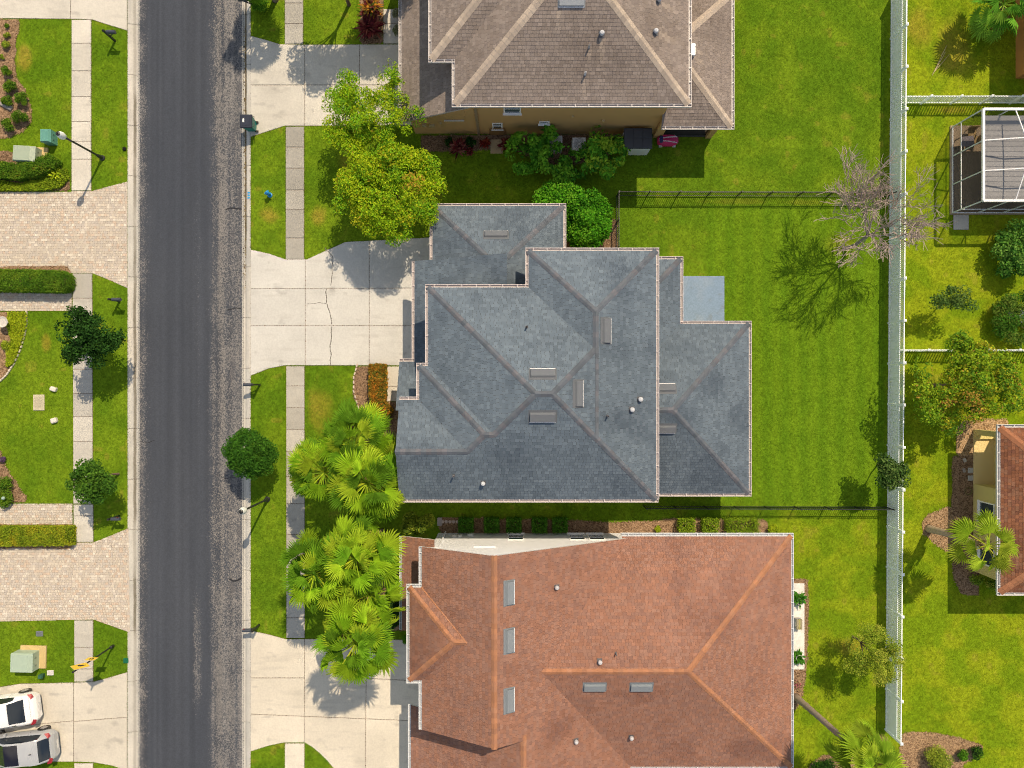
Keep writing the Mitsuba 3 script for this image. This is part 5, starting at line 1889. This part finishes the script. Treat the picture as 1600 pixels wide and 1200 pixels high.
    for s in (-1, 1):
        m = MB()
        c = world((-.60 * L, s * (W / 2 + .06), 1.0))
        m.box(c, (.1, .2, .13), ang, color, bev=.03)
        part(k, 'mirror', m, 'carpaint')
        for u in ((.30, .47) if not sedan else (.33, .5)):
            m = MB()
            m.box(world((-u * L, s * (W / 2 - .005), .86)), (.18, .04, .03), ang, np.array(color) * .9)
            part(k, 'door_handle', m, 'carpaint')
    m = MB()
    m.box(world((.035, 0, .52)), (.02, .5, .12), ang, (.6, .6, .58))
    part(k, 'number_plate', m, 'paint')
    if not sedan:
        m = MB()
        m.box(world((-.20 * L, 0, H + .05)), (.12, .03, .07), ang, (.05, .05, .05))
        part(k, 'aerial', m, 'paint')
    return k


r = P(60, 1104, .6)
car('white saloon parked on the cream driveway, above the silver car', r[:2], math.radians(7.5), 4.75, 1.86, 1.46, (.80, .80, .79), 'sedan', 1)
r = P(88, 1163, .6)
car('silver hatchback with dark sunroof parked on the cream driveway', r[:2], math.radians(6.0), 4.5, 1.85, 1.62, (.40, .42, .44), 'suv', 2)


# ------------------------------------------------------------------ street furniture
def lamp(label, px, py, seed):
    k = thing('street_lamp', label, 'street lamp')
    b = P(px, py)
    BLK = (.022, .024, .024)
    m = MB()
    m.lathe([(.17, 0), (.17, .06), (.11, .12), (.10, .5), (.085, .56), (.06, .62), (.055, 3.55), (.075, 3.58), (.04, 3.64), (.05, 3.8), (.001, 3.8)], b, 12, BLK)
    part(k, 'post', m, 'paint', smooth=False)
    m = MB()
    m.lathe([(.06, 3.78), (.17, 3.9), (.205, 4.1), (.16, 4.32), (.09, 4.4), (.001, 4.4)], b, 14, (.72, .76, .72))
    part(k, 'globe', m, 'paint', smooth=True)
    m = MB()
    m.lathe([(.10, 4.385), (.13, 4.41), (.04, 4.45), (.03, 4.55), (.001, 4.6)], b, 10, BLK)
    part(k, 'finial', m, 'paint')


lamp('black street lamp with pale globe at the left sidewalk', 160, 247, 1)
lamp('black street lamp with pale globe beside the palms', 418, 780, 2)


def mailbox(label, px, py, s, h=1.25):
    """s: towards the street (+1 or -1 along x)"""
    k = thing('mailbox', label, 'mailbox')
    b = P(px, py)
    BK = (.02, .021, .022)
    m = MB()
    m.box(b + [0, 0, h / 2], (.1, .1, h), 0, BK)
    m.add(np.array([[-.06, -.06, 0], [.06, -.06, 0], [.06, .06, 0], [-.06, .06, 0], [0, 0, .12]]) + b + [0, 0, h], [[0, 1, 4], [1, 2, 4], [2, 3, 4], [3, 0, 4]], BK)
    part(k, 'post', m, 'paint')
    m = MB()
    m.box(b + [s * .3, 0, h - .32], (.62, .07, .07), 0, BK)
    m.beam(b + [s * .04, 0, h - .72], b + [s * .42, 0, h - .34], .05, .05, BK)
    part(k, 'bracket', m, 'paint')
    m = MB()
    a = np.linspace(0, np.pi, 9)
    prof = [(-.09, 0), *[(-.09 * math.cos(t), .12 + .09 * math.sin(t)) for t in a], (.09, 0)]
    c = b + [s * .36, 0, h - .28]
    v = np.array([[c[0] + e * .25, c[1] + y, c[2] + z] for e in (-1, 1) for y, z in prof])
    n = len(prof)
    i = np.arange(n)
    j = (i + 1) % n
    f = np.vstack([np.c_[i, j, j + n], np.c_[i, j + n, i + n], [[0, q, q + 1] for q in range(1, n - 1)], [[n, n + q + 1, n + q] for q in range(1, n - 1)]])
    m.add(v, f, (.045, .055, .075))
    part(k, 'box', m, 'paint')
    m = MB()
    m.box(c + [s * .15, .1, .17], (.04, .012, .16), 0, (.3, .03, .03))
    part(k, 'flag', m, 'paint')


mailbox('black mailbox on the grass strip in the upper left', 180, 64, 1, 1.35)
mailbox('black mailbox on the grass strip below the long clipped hedge', 187, 471, 1)
mailbox('black mailbox half under the mid green tree at lower left', 186, 806, 1)
mailbox('black mailbox at the top edge beside the right kerb', 398, 13, -1)
mailbox('black mailbox beside the driveway of the grey roofed house', 406, 601, -1)
mailbox('black mailbox beside the driveway of the red roofed house', 405, 976, -1)

# yellow warning sign with its plaque, on a tall post
k = thing('road_sign', 'yellow diamond warning sign with a small plaque on a tall black post', 'road sign')
b = P(177, 1009)
m = MB()
m.lathe([(.09, 0), (.09, .3), (.045, .34), (.045, 4.1), (.06, 4.13), (.03, 4.2), (.001, 4.25)], b, 10, (.02, .02, .022))
part(k, 'post', m, 'paint')
YS = (.74, .50, .03)


def plate(m, c, pts, t, col):
    g = Polygon(pts).buffer(.03)
    v2, f2 = trimesh.creation.triangulate_polygon(g, engine='earcut')
    f2 = fixup(v2, f2)
    for s in (1, -1):
        m.add(np.c_[c[0] + v2[:, 0], np.full(len(v2), c[1] + s * t / 2), c[2] + v2[:, 1]], f2[:, ::-1] if s > 0 else f2, col if s > 0 else (.4, .4, .4))
    r_ = np.array(g.exterior.coords)[:-1]
    n = len(r_)
    i = np.arange(n)
    j = (i + 1) % n
    m.add(np.vstack([np.c_[c[0] + r_[:, 0], np.full(n, c[1] + s * t / 2), c[2] + r_[:, 1]] for s in (-1, 1)]), np.vstack([np.c_[i, j, j + n], np.c_[i, j + n, i + n]]), (.5, .5, .5))


m = MB()
c = b + [0, .07, 3.45]
plate(m, c, [(0, .52), (.52, 0), (0, -.52), (-.52, 0)], .012, YS)
dk = part(k, 'diamond', m, 'paint')
m = MB()
for a, z, w, h in ((0, -.13, .46, .07), (0, -.06, .3, .08), (0, .0, .16, .06)):      # the black hump symbol
    m.box(c + [a, .012, z], (w, .006, h), 0, (.02, .02, .02))
part(dk, 'symbol', m, 'paint')
m = MB()
c = b + [0, .07, 2.35]
plate(m, c, [(-.26, -.2), (.26, -.2), (.26, .2), (-.26, .2)], .012, YS)
pk = part(k, 'plaque', m, 'paint')
m = MB()
m.box(c + [-.07, .012, 0], (.06, .006, .2), 0, (.02, .02, .02))
m.box(c + [.07, .012, 0], (.1, .006, .2), 0, (.02, .02, .02))
part(pk, 'symbol', m, 'paint')

# wheeled bin at the kerb
k = thing('wheelie_bin', 'teal wheeled bin with dark blue lid standing in the gutter', 'bin')
c = P(395, 199)
m = MB()
lo, hi = (.24, .26), (.30, .34)
v = [[c[0] + a * lo[0], c[1] + b_ * lo[1], -.02] for a, b_ in ((-1, -1), (1, -1), (1, 1), (-1, 1))] + [[c[0] + a * hi[0], c[1] + b_ * hi[1], 1.0] for a, b_ in ((-1, -1), (1, -1), (1, 1), (-1, 1))]
m.add(v, [[0, 1, 5], [0, 5, 4], [1, 2, 6], [1, 6, 5], [2, 3, 7], [2, 7, 6], [3, 0, 4], [3, 4, 7], [0, 2, 1], [0, 3, 2]], (.0, .16, .135))
m.box(c + [.0, 0, .98], (.66, .74, .06), 0, (.0, .15, .13))
part(k, 'body', m, 'paint')
m = MB()
m.box(c + [-.03, 0, 1.06], (.72, .78, .09), 0, (.012, .018, .035), bev=.03)
m.box(c + [-.03, 0, 1.11], (.5, .5, .03), 0, (.014, .02, .04), bev=.02)
lk = part(k, 'lid', m, 'paint')
m = MB()
m.box(c + [-.17, .03, 1.128], (.1, .22, .006), 0, (.7, .72, .72))
part(lk, 'sticker', m, 'paint')
m = MB()
m.tube([c + [.38, -.3, 1.0], c + [.42, -.3, 1.02], c + [.42, .3, 1.02], c + [.38, .3, 1.0]], .02, 8, (.02, .02, .02))
part(k, 'handle', m, 'paint')
for s in (-1, 1):
    m = MB()
    q = c + [.27, s * .27, .1]
    m.tube([q - [0, .04, 0], q + [0, .04, 0]], .11, 14, (.02, .02, .02))
    part(k, 'wheel', m, 'paint')

k = thing('fire_hydrant', 'small blue fire hydrant on the grass strip beside the sidewalk', 'fire hydrant')
c = P(422, 305)
m = MB()
m.lathe([(.15, 0), (.15, .05), (.1, .07), (.1, .5), (.13, .52), (.13, .56), (.11, .6), (.07, .68), (.03, .70), (.03, .76), (.001, .76)], c, 14, (.01, .22, .55))
part(k, 'barrel', m, 'paint', smooth=False)
for d_ in ((1, 0), (-1, 0), (0, 1)):
    m = MB()
    m.tube([c + [d_[0] * .08, d_[1] * .08, .42], c + [d_[0] * .19, d_[1] * .19, .42]], .055, 10, (.02, .27, .6))
    part(k, 'outlet_cap', m, 'paint')
k = thing('kerb_marking', 'small blue painted marks on the kerb beside the hydrant', 'painted marking')
m = MB()
for i in range(3):
    q = P(389, 301 + i * 4)
    m.add([[q[0] - .08, q[1] - .05, .018], [q[0] + .06, q[1] - .05, .018], [q[0] + .06, q[1] + .04, .018], [q[0] - .08, q[1] + .04, .018]], [[0, 1, 2], [0, 2, 3]], (.03, .3, .6))
put(k, m)


def cabinet(name, label, px, py, size, col, rz=0.0, pad=None, lip=True, cat='utility cabinet'):
    k = thing(name, label, cat)
    sx, sy, sz = size
    c = P(px, py, sz)
    c[2] = 0
    if pad is not None:
        m = MB()
        m.box(c + [pad[0], pad[1], .05], (sx + .3, sy + .25, .1), rz, (.55, .42, .2), bev=.01)
        part(k, 'pad', m)
    z0 = .1 if pad is not None else 0
    m = MB()
    m.box(c + [0, 0, z0 + (sz - z0) / 2 - .06], (sx, sy, sz - z0 - .12), rz, col)
    part(k, 'housing', m, 'paint')
    m = MB()
    x, y = sx / 2 + .02, sy / 2 + .02
    v = [[-x, -y, 0], [x, -y, 0], [x, y, 0], [-x, y, 0], [-x * .93, -y * .9, .12], [x * .62, -y * .88, .13], [x * .62, y * .88, .13], [-x * .93, y * .9, .12]]
    ca, sa = math.cos(rz), math.sin(rz)
    v = np.array(v) @ np.array([[ca, sa, 0], [-sa, ca, 0], [0, 0, 1]]) + c + [0, 0, sz - .12]
    m.add(v, [[0, 1, 5], [0, 5, 4], [1, 2, 6], [1, 6, 5], [2, 3, 7], [2, 7, 6], [3, 0, 4], [3, 4, 7], [4, 5, 6], [4, 6, 7]], np.array(col) * 1.05)
    part(k, 'lid', m, 'paint')
    m = MB()
    for s in (-.22, .18):
        m.box(c + [sx / 2 + .012, s * sy, sz * .55], (.03, .06, .12), rz, np.array(col) * .5)
    part(k, 'latch', m, 'paint')
    return k


cabinet('utility_cabinet', 'pale green transformer cabinet behind the curved hedge at upper left', 36, 239, (1.25, .9, .85), (.30, .36, .27), -.06, pad=(.18, .02))
cabinet('utility_cabinet', 'pale green transformer cabinet on the lawn above the parked cars', 32, 1037, (1.25, 1.1, .85), (.33, .42, .33), -.03, pad=(.25, .12))
cabinet('utility_cabinet', 'teal green pedestal box beside the left street lamp', 70, 211, (.55, .75, .8), (.10, .27, .22))
cabinet('utility_cabinet', 'small dark green pedestal below the lower transformer cabinet', 62, 1058, (.2, .2, .35), (.03, .10, .06))
for nm, lab, px, py, sx, sy, h, col, cat in (
        ('ground_box', 'grey meter box lid in the lawn below the lower paver driveway', 62, 990, .42, .32, .05, (.16, .18, .20), 'meter box'),
        ('ground_box', 'white square lid in the lawn near the lower transformer', 79, 1051, .4, .3, .05, (.62, .60, .56), 'meter box'),
        ('ground_box', 'green round cornered lid at the kerb near the yellow sign', 197, 1032, .3, .3, .08, (.02, .14, .08), 'meter box'),
        ('ground_box', 'large pale concrete lid in the middle of the left lawn', 61, 629, .68, .95, .06, (.50, .46, .33), 'meter box'),
        ('ground_box', 'small black valve box at the kerb below the left street lamp', 195, 233, .22, .2, .12, (.02, .02, .02), 'valve box'),
        ('white_stone', 'white stone block on the left lawn, upper of two', 85, 608, .38, .26, .22, (.66, .62, .55), 'stone'),
        ('white_stone', 'white stone block on the left lawn, lower of two', 86, 657, .36, .3, .22, (.66, .62, .55), 'stone'),
        ('paving_stone', 'grey square paving stone by the yellow wall, upper of the pair', 1516, 735, .32, .32, .06, (.42, .42, .40), 'paving stone'),
        ('paving_stone', 'grey square paving stone by the yellow wall, lower of the pair', 1516, 747, .32, .32, .06, (.40, .40, .38), 'paving stone'),
        ('paving_stone', 'small tilted stone in the mulch above the square paving stones', 1507, 719, .2, .24, .06, (.45, .42, .38), 'paving stone'),
        ('paving_stone', 'small flat stone left of the square paving stones', 1506, 735, .18, .26, .05, (.33, .3, .27), 'paving stone'),
        ('paving_stone', 'square stepping slab in the grass by the small tan wall window', 776, 229, .75, .85, .05, (.42, .33, .2), 'paving slab'),
        ('paving_stone', 'grey splash block at the left end of the dark mulch strip', 687, 815, .3, .5, .07, (.42, .38, .38), 'stone'),
        ('garden_rock', 'grey rock in the upper left mulch bed', 11, 166, .8, .3, .18, (.32, .31, .29), 'rock')):
    k = thing(nm, lab, cat)
    m = MB()
    rz = {608: -.35, 657: .3, 719: .4, 735: .25 if px == 1506 else 0, 166: -.5}.get(py, 0)
    m.box(P(px, py) + [0, 0, h / 2], (sx, sy, h), rz, col, bev=min(.05, h * .4))
    if nm == 'ground_box':
        m.box(P(px, py) + [0, 0, h + .004], (sx * .7, sy * .7, .008), rz, np.array(col) * .85)
    put(k, m)
for i in range(5):
    k = thing('stepping_stone', ('first of five small round stones in the dark mulch, touching the splash block', 'second of five small round stones in the dark mulch, next to the splash block', 'middle one of five small round stones in the dark mulch', 'fourth of five small round stones in the dark mulch from the splash block', 'last of five small round stones in the dark mulch, nearest the square shrubs')[i], 'stepping stone', group='row of small round stepping stones')
    m = MB()
    m.lathe([(.10, 0), (.10, .05), (.085, .06), (.001, .06)], P(691.5 + i * 5.8, 815), 12, (.55, .47, .45))
    put(k, m)
k = thing('birdbath', 'grey stone birdbath at the left edge beside the lime ground cover', 'birdbath')
c = P(5, 503, .6)
c[2] = 0
m = MB()
m.lathe([(.2, 0), (.17, .06), (.07, .12), (.07, .5), (.15, .58)], c, 16, (.5, .47, .42))
part(k, 'pedestal', m)
m = MB()
m.lathe([(.15, .57), (.30, .64), (.33, .70), (.30, .70), (.2, .65), (.001, .64)], c, 20, (.55, .52, .47))
part(k, 'bowl', m)
k = thing('garden_ball', 'pale green glass ball on the shrub at the left edge', 'garden ball')
m = MB()
m.lathe([(.001, .0), (.08, .03), (.11, .11), (.08, .19), (.001, .22)], P(7, 778, .62) + [0, 0, .0], 14, (.3, .42, .36))
put(k, m, 'darkglass', smooth=True)
k = thing('hose_ring', 'coiled green hose ring in the shaded mulch by the yellow wall', 'hose')
m = MB()
c = P(1512, 767)
a = np.linspace(0, 2 * np.pi * 3, 70)
m.tube(np.c_[c[0] + np.cos(a) * (.19 + .01 * a / 6), c[1] + np.sin(a) * (.19 + .01 * a / 6), .03 + a * .004], .018, 6, (.16, .14, .06))
put(k, m)
k = thing('bench', 'small grey bench on the narrow white patio', 'bench')
c = P(1248, 975, .4)
for i in range(3):
    m = MB()
    m.box([c[0] - .11 + i * .12, c[1], .48], (.1, .62, .035), 0, (.30, .27, .18) if i != 1 else (.36, .33, .12))
    part(k, 'slat', m)
for s in (-1, 1):
    m = MB()
    m.box([c[0], c[1] + s * .27, .27], (.32, .05, .36), 0, (.3, .3, .3))
    part(k, 'leg', m)
k = thing('flower', 'pink flowering plant in the mulch below the white patio', 'flower')
rng = np.random.default_rng(61)
c = P(1244, 1068)
m = MB()
pos = c + rng.normal(0, .13, (70, 3)) * [1, 1, .3] + [0, 0, .22]
qd, col = leaf_quads(rng, pos, np.tile([0, 0, 1.0], (70, 1)), .09, .07, np.array([(.5, .22, .25), (.06, .13, .02), (.45, .12, .16)])[rng.integers(0, 3, 70)])
m.quads(qd, col)
put(k, m, 'leaf')

# things beside the tan wall of the brown house
k = thing('storage_shed', 'white plastic storage shed with slate grey lid by the tan wall', 'storage shed')
c = P(997, 216, 1.5)
m = MB()
m.box([c[0], c[1], .72], (1.55, 1.05, 1.44), 0, (.62, .66, .64))
part(k, 'body', m, 'paint')
m = MB()
m.box([c[0], c[1], 1.47], (1.65, 1.2, .08), 0, (.035, .042, .055), bev=.02)
lk = part(k, 'lid', m, 'paint')
for i in range(3):
    for j in range(2):
        m = MB()
        m.box([c[0] - .53 + i * .53, c[1] - .28 + j * .56, 1.518], (.5, .52, .03), 0, (.04, .048, .062), bev=.01)
        part(lk, 'panel', m, 'paint')
for i, (px, py, lab) in enumerate(((905, 225, 'pale grey air conditioner between the dark bushes by the tan wall'), (868, 222, 'second pale air conditioner, mostly hidden by the tall bush'))):
    k = thing('air_conditioner', lab, 'air conditioner')
    c = P(px, py, .85)
    c[2] = 0
    m = MB()
    m.box(c + [0, 0, .42], (.8, .8, .84), 0, (.55, .57, .58), bev=.03)
    part(k, 'casing', m, 'paint')
    m = MB()
    for r in (.1, .17, .24, .31):
        a = np.linspace(0, 2 * np.pi, 25)
        m.tube(np.c_[c[0] + np.cos(a) * r, c[1] + np.sin(a) * r, np.full(25, .86)], .008, 4, (.1, .1, .1), cap=False)
    part(k, 'fan_grille', m, 'paint')
k = thing('air_conditioner', 'dark round topped unit between the grey roof corner and the round bush', 'air conditioner')
c = P(886, 364, .8)
c[2] = 0
m = MB()
m.lathe([(.32, 0), (.34, .7), (.36, .74), (.30, .84), (.12, .9), (.001, .9)], c, 20, (.10, .14, .17))
part(k, 'casing', m, 'paint')
m = MB()
for r in (.12, .2, .27):
    a = np.linspace(0, 2 * np.pi, 25)
    m.tube(np.c_[c[0] + np.cos(a) * r, c[1] + np.sin(a) * r, np.full(25, .9 - r * .1)], .01, 4, (.3, .33, .36), cap=False)
part(k, 'fan_grille', m, 'paint')
k = thing('toy_car', 'pink plastic ride on toy car with white swoosh stripes by the porch screen', 'toy')
c = P(1044, 218, .4)
m = MB()
us = np.linspace(-1, 1, 13)
hw = .33 * (1 - .55 * np.abs(us) ** 4)
hh = .44 - .12 * us ** 2
V = []
for u, w, h in zip(us, hw, hh):
    V.append([[c[0] + u * .62, c[1] + w * a, max(.1, h * b_ + .04)] for a, b_ in ((-1, .2), (-1, .6), (-.8, .92), (0, 1), (.8, .92), (1, .6), (1, .2))])
V = np.array(V)
n, q = V.shape[:2]
F = []
for i in range(n - 1):
    for j in range(q - 1):
        a = i * q + j
        F += [[a, a + q, a + q + 1], [a, a + q + 1, a + 1]]
m.add(V.reshape(-1, 3), F, (.52, .025, .12))
m.add(V[0], [[0, 1, 2], [0, 2, 3], [0, 3, 4], [0, 4, 5], [0, 5, 6]], (.5, .02, .1))
m.add(V[-1], [[0, 1, 2], [0, 2, 3], [0, 3, 4], [0, 4, 5], [0, 5, 6]], (.5, .02, .1))
part(k, 'body', m, 'paint', smooth=False)
for s in (-1, 1):
    m = MB()
    t = np.linspace(-.9, .9, 9)
    v = []
    for u in t:
        y = s * (.05 + .14 * (u * .5 + .5))
        z = np.interp(u, us, hh) + .055 - .04 * (abs(y) / .3)
        v += [[c[0] + u * .6, c[1] + y - .03, z], [c[0] + u * .6, c[1] + y + .03, z]]
    f = []
    for i in range(len(t) - 1):
        f += [[2 * i, 2 * i + 2, 2 * i + 3], [2 * i, 2 * i + 3, 2 * i + 1]]
    m.add(v, f, (.75, .6, .62))
    part(k, 'stripe', m, 'paint')
for a in (-.4, .4):
    for s in (-1, 1):
        m = MB()
        q = c * [1, 1, 0] + [a, s * .3, .11]
        m.tube([q - [0, .05, 0], q + [0, .05, 0]], .11, 12, (.55, .5, .5))
        part(k, 'wheel', m, 'paint')
m = MB()
m.box(c + [-.42, 0, .06], (.2, .4, .1), 0, (.03, .03, .12), bev=.03)
part(k, 'seat', m, 'paint')
k = thing('utility_cabinet', 'pale blue grey box inside the hedge ring at the right edge', 'utility cabinet')
c = P(1602, 493, .9)
m = MB()
m.box([c[0], c[1], .5], (.75, .75, 1.0), .2, (.55, .60, .66), bev=.03)
put(k, m, 'paint')


# ------------------------------------------------------------------ grass blades: on the lawns and hanging over the edges of the paving
rng = np.random.default_rng(4242)
hard = unary_union([g.buffer(.001) for g in PAVED])
shapely.prepare(hard)
houses = unary_union([sbox(-6.2, -27, 15.6, -8.9), sbox(-5.0, -5.6, 12, 8), sbox(-6.2, 15, 12, 31), sbox(27.7, -12, 40, -2.8), sbox(26.3, 10.2, 34, 15.5), sbox(30.2, 18.3, 40, 31)])
shapely.prepare(houses)


def turf(x, y):
    n = len(x)
    p = np.c_[x, y, np.zeros(n)]
    t = meshkit.fbm(p * .5, 3, 5)[:, None] + rng.normal(0, .18, (n, 1))
    c = np.array([.09, .184, .010]) * (1 - t) + np.array([.19, .31, .016]) * t
    bk = ((x > 11.5) & (x < 22.6) & (y > -7.3) & (y < 11.3))[:, None]
    t = np.where(bk, .25 + .3 * t, t)
    e = (((x > 22.7) | ((x > 15.5) & (y < -8)))[:, None]) * .8
    return (c * (1 - e) + e * (np.array([.16, .262, .010]) * (1 - t) + np.array([.29, .37, .016]) * t)) * rng.uniform(.75, 1.3, (n, 1))


def blades(x, y, L, lean=None):
    n = len(x)
    a = rng.random(n) * 2 * np.pi
    w = rng.uniform(.006, .014, n)[:, None]
    d = np.c_[np.cos(a), np.sin(a), rng.uniform(.25, 1.1, n)]
    if lean is not None:
        d = np.c_[lean * 1.2, np.full(n, .6)] + rng.normal(0, .45, (n, 3))
        d[:, 2] = np.abs(d[:, 2])
    d /= np.linalg.norm(d, axis=1, keepdims=True)
    s = np.c_[-d[:, 1], d[:, 0], np.zeros(n)]
    s /= np.linalg.norm(s, axis=1, keepdims=True) + 1e-9
    b = np.c_[x, y, np.full(n, .0)]
    v = np.stack([b - s * w, b + s * w, b + d * L[:, None]], 1).reshape(-1, 3)
    return v, np.arange(3 * n).reshape(-1, 3)


m = MB()
N = 260000
x, y = rng.uniform(-32, 32, N), rng.uniform(-24, 24, N)
ok = ((x < KL - .02) | (x > KR + .02)) & ~shapely.contains_xy(hard, x, y) & ~shapely.contains_xy(houses, x, y)
x, y = x[ok], y[ok]
v, f = blades(x, y, rng.uniform(.05, .12, len(x)))
m.add(v, f, np.repeat(turf(x, y), 3, axis=0))
labels[put('grass', m, 'leaf')] = {'label': 'short blades of grass standing on the lawns', 'category': 'grass', 'kind': 'stuff'}
m = MB()
xs, ys, ls = [], [], []
for g in PAVED:
    for q in getattr(g, 'geoms', [g]):
        n = int(q.exterior.length * 55)
        s = rng.random(n) * q.exterior.length
        a = shapely.get_coordinates(q.exterior.interpolate(s))
        b = shapely.get_coordinates(q.exterior.interpolate((s + .02) % q.exterior.length))
        t = b - a
        t /= np.linalg.norm(t, axis=1, keepdims=True) + 1e-9
        nr = np.c_[-t[:, 1], t[:, 0]] * (1 if q.exterior.is_ccw else -1)
        o = a - nr * rng.uniform(.0, .05, (n, 1))
        keep = ~shapely.contains_xy(hard, o[:, 0], o[:, 1]) & ((o[:, 0] < KL - .01) | (o[:, 0] > KR + .01)) & (meshkit.fbm(np.c_[a * 1.1, np.zeros(n)], 3, 8) > .42)
        xs.append(o[keep, 0]), ys.append(o[keep, 1]), ls.append(nr[keep])
for x0 in (KL - .02, KR + .02):
    n = 3200
    yy = rng.uniform(-24, 24, n)
    keep = ~shapely.contains_xy(hard, np.full(n, x0), yy)
    xs.append(np.full(keep.sum(), x0)), ys.append(yy[keep]), ls.append(np.tile([1.0 if x0 < -20 else -1.0, 0], (keep.sum(), 1)))
x, y, l = np.concatenate(xs), np.concatenate(ys), np.vstack(ls)
v, f = blades(x, y, rng.uniform(.05, .13, len(x)), l)
c = turf(x, y)
dry = rng.random(len(x)) < .22
c[dry] = np.array([.26, .19, .08]) * rng.uniform(.6, 1.2, (dry.sum(), 1))
m.add(v, f, np.repeat(c, 3, axis=0))
labels[put('grass_001', m, 'leaf')] = {'label': 'ragged grass fringe leaning over the edges of walks and driveways', 'category': 'grass', 'kind': 'stuff'}


# dead leaves washed into the gutter by the brown house
rng = np.random.default_rng(909)
n = 420
y = 5.5 + 16 * rng.random(n) ** .8
x = RX1 + .22 + rng.normal(0, .07, n)
pos = np.c_[x, y, np.full(n, -.078)]
q, c = leaf_quads(rng, pos, np.tile([0, 0, 2.5], (n, 1)), .075, .05, np.array([(.30, .20, .07), (.20, .12, .05), (.36, .28, .10), (.12, .09, .05)])[rng.integers(0, 4, n)] * rng.uniform(.7, 1.2, (n, 1)), spread=.4)
m = MB()
m.quads(q, c)
labels[put('leaf_litter', m, 'leaf')] = {'label': 'dry leaves washed along the gutter beside the brown house', 'category': 'leaves', 'kind': 'stuff'}
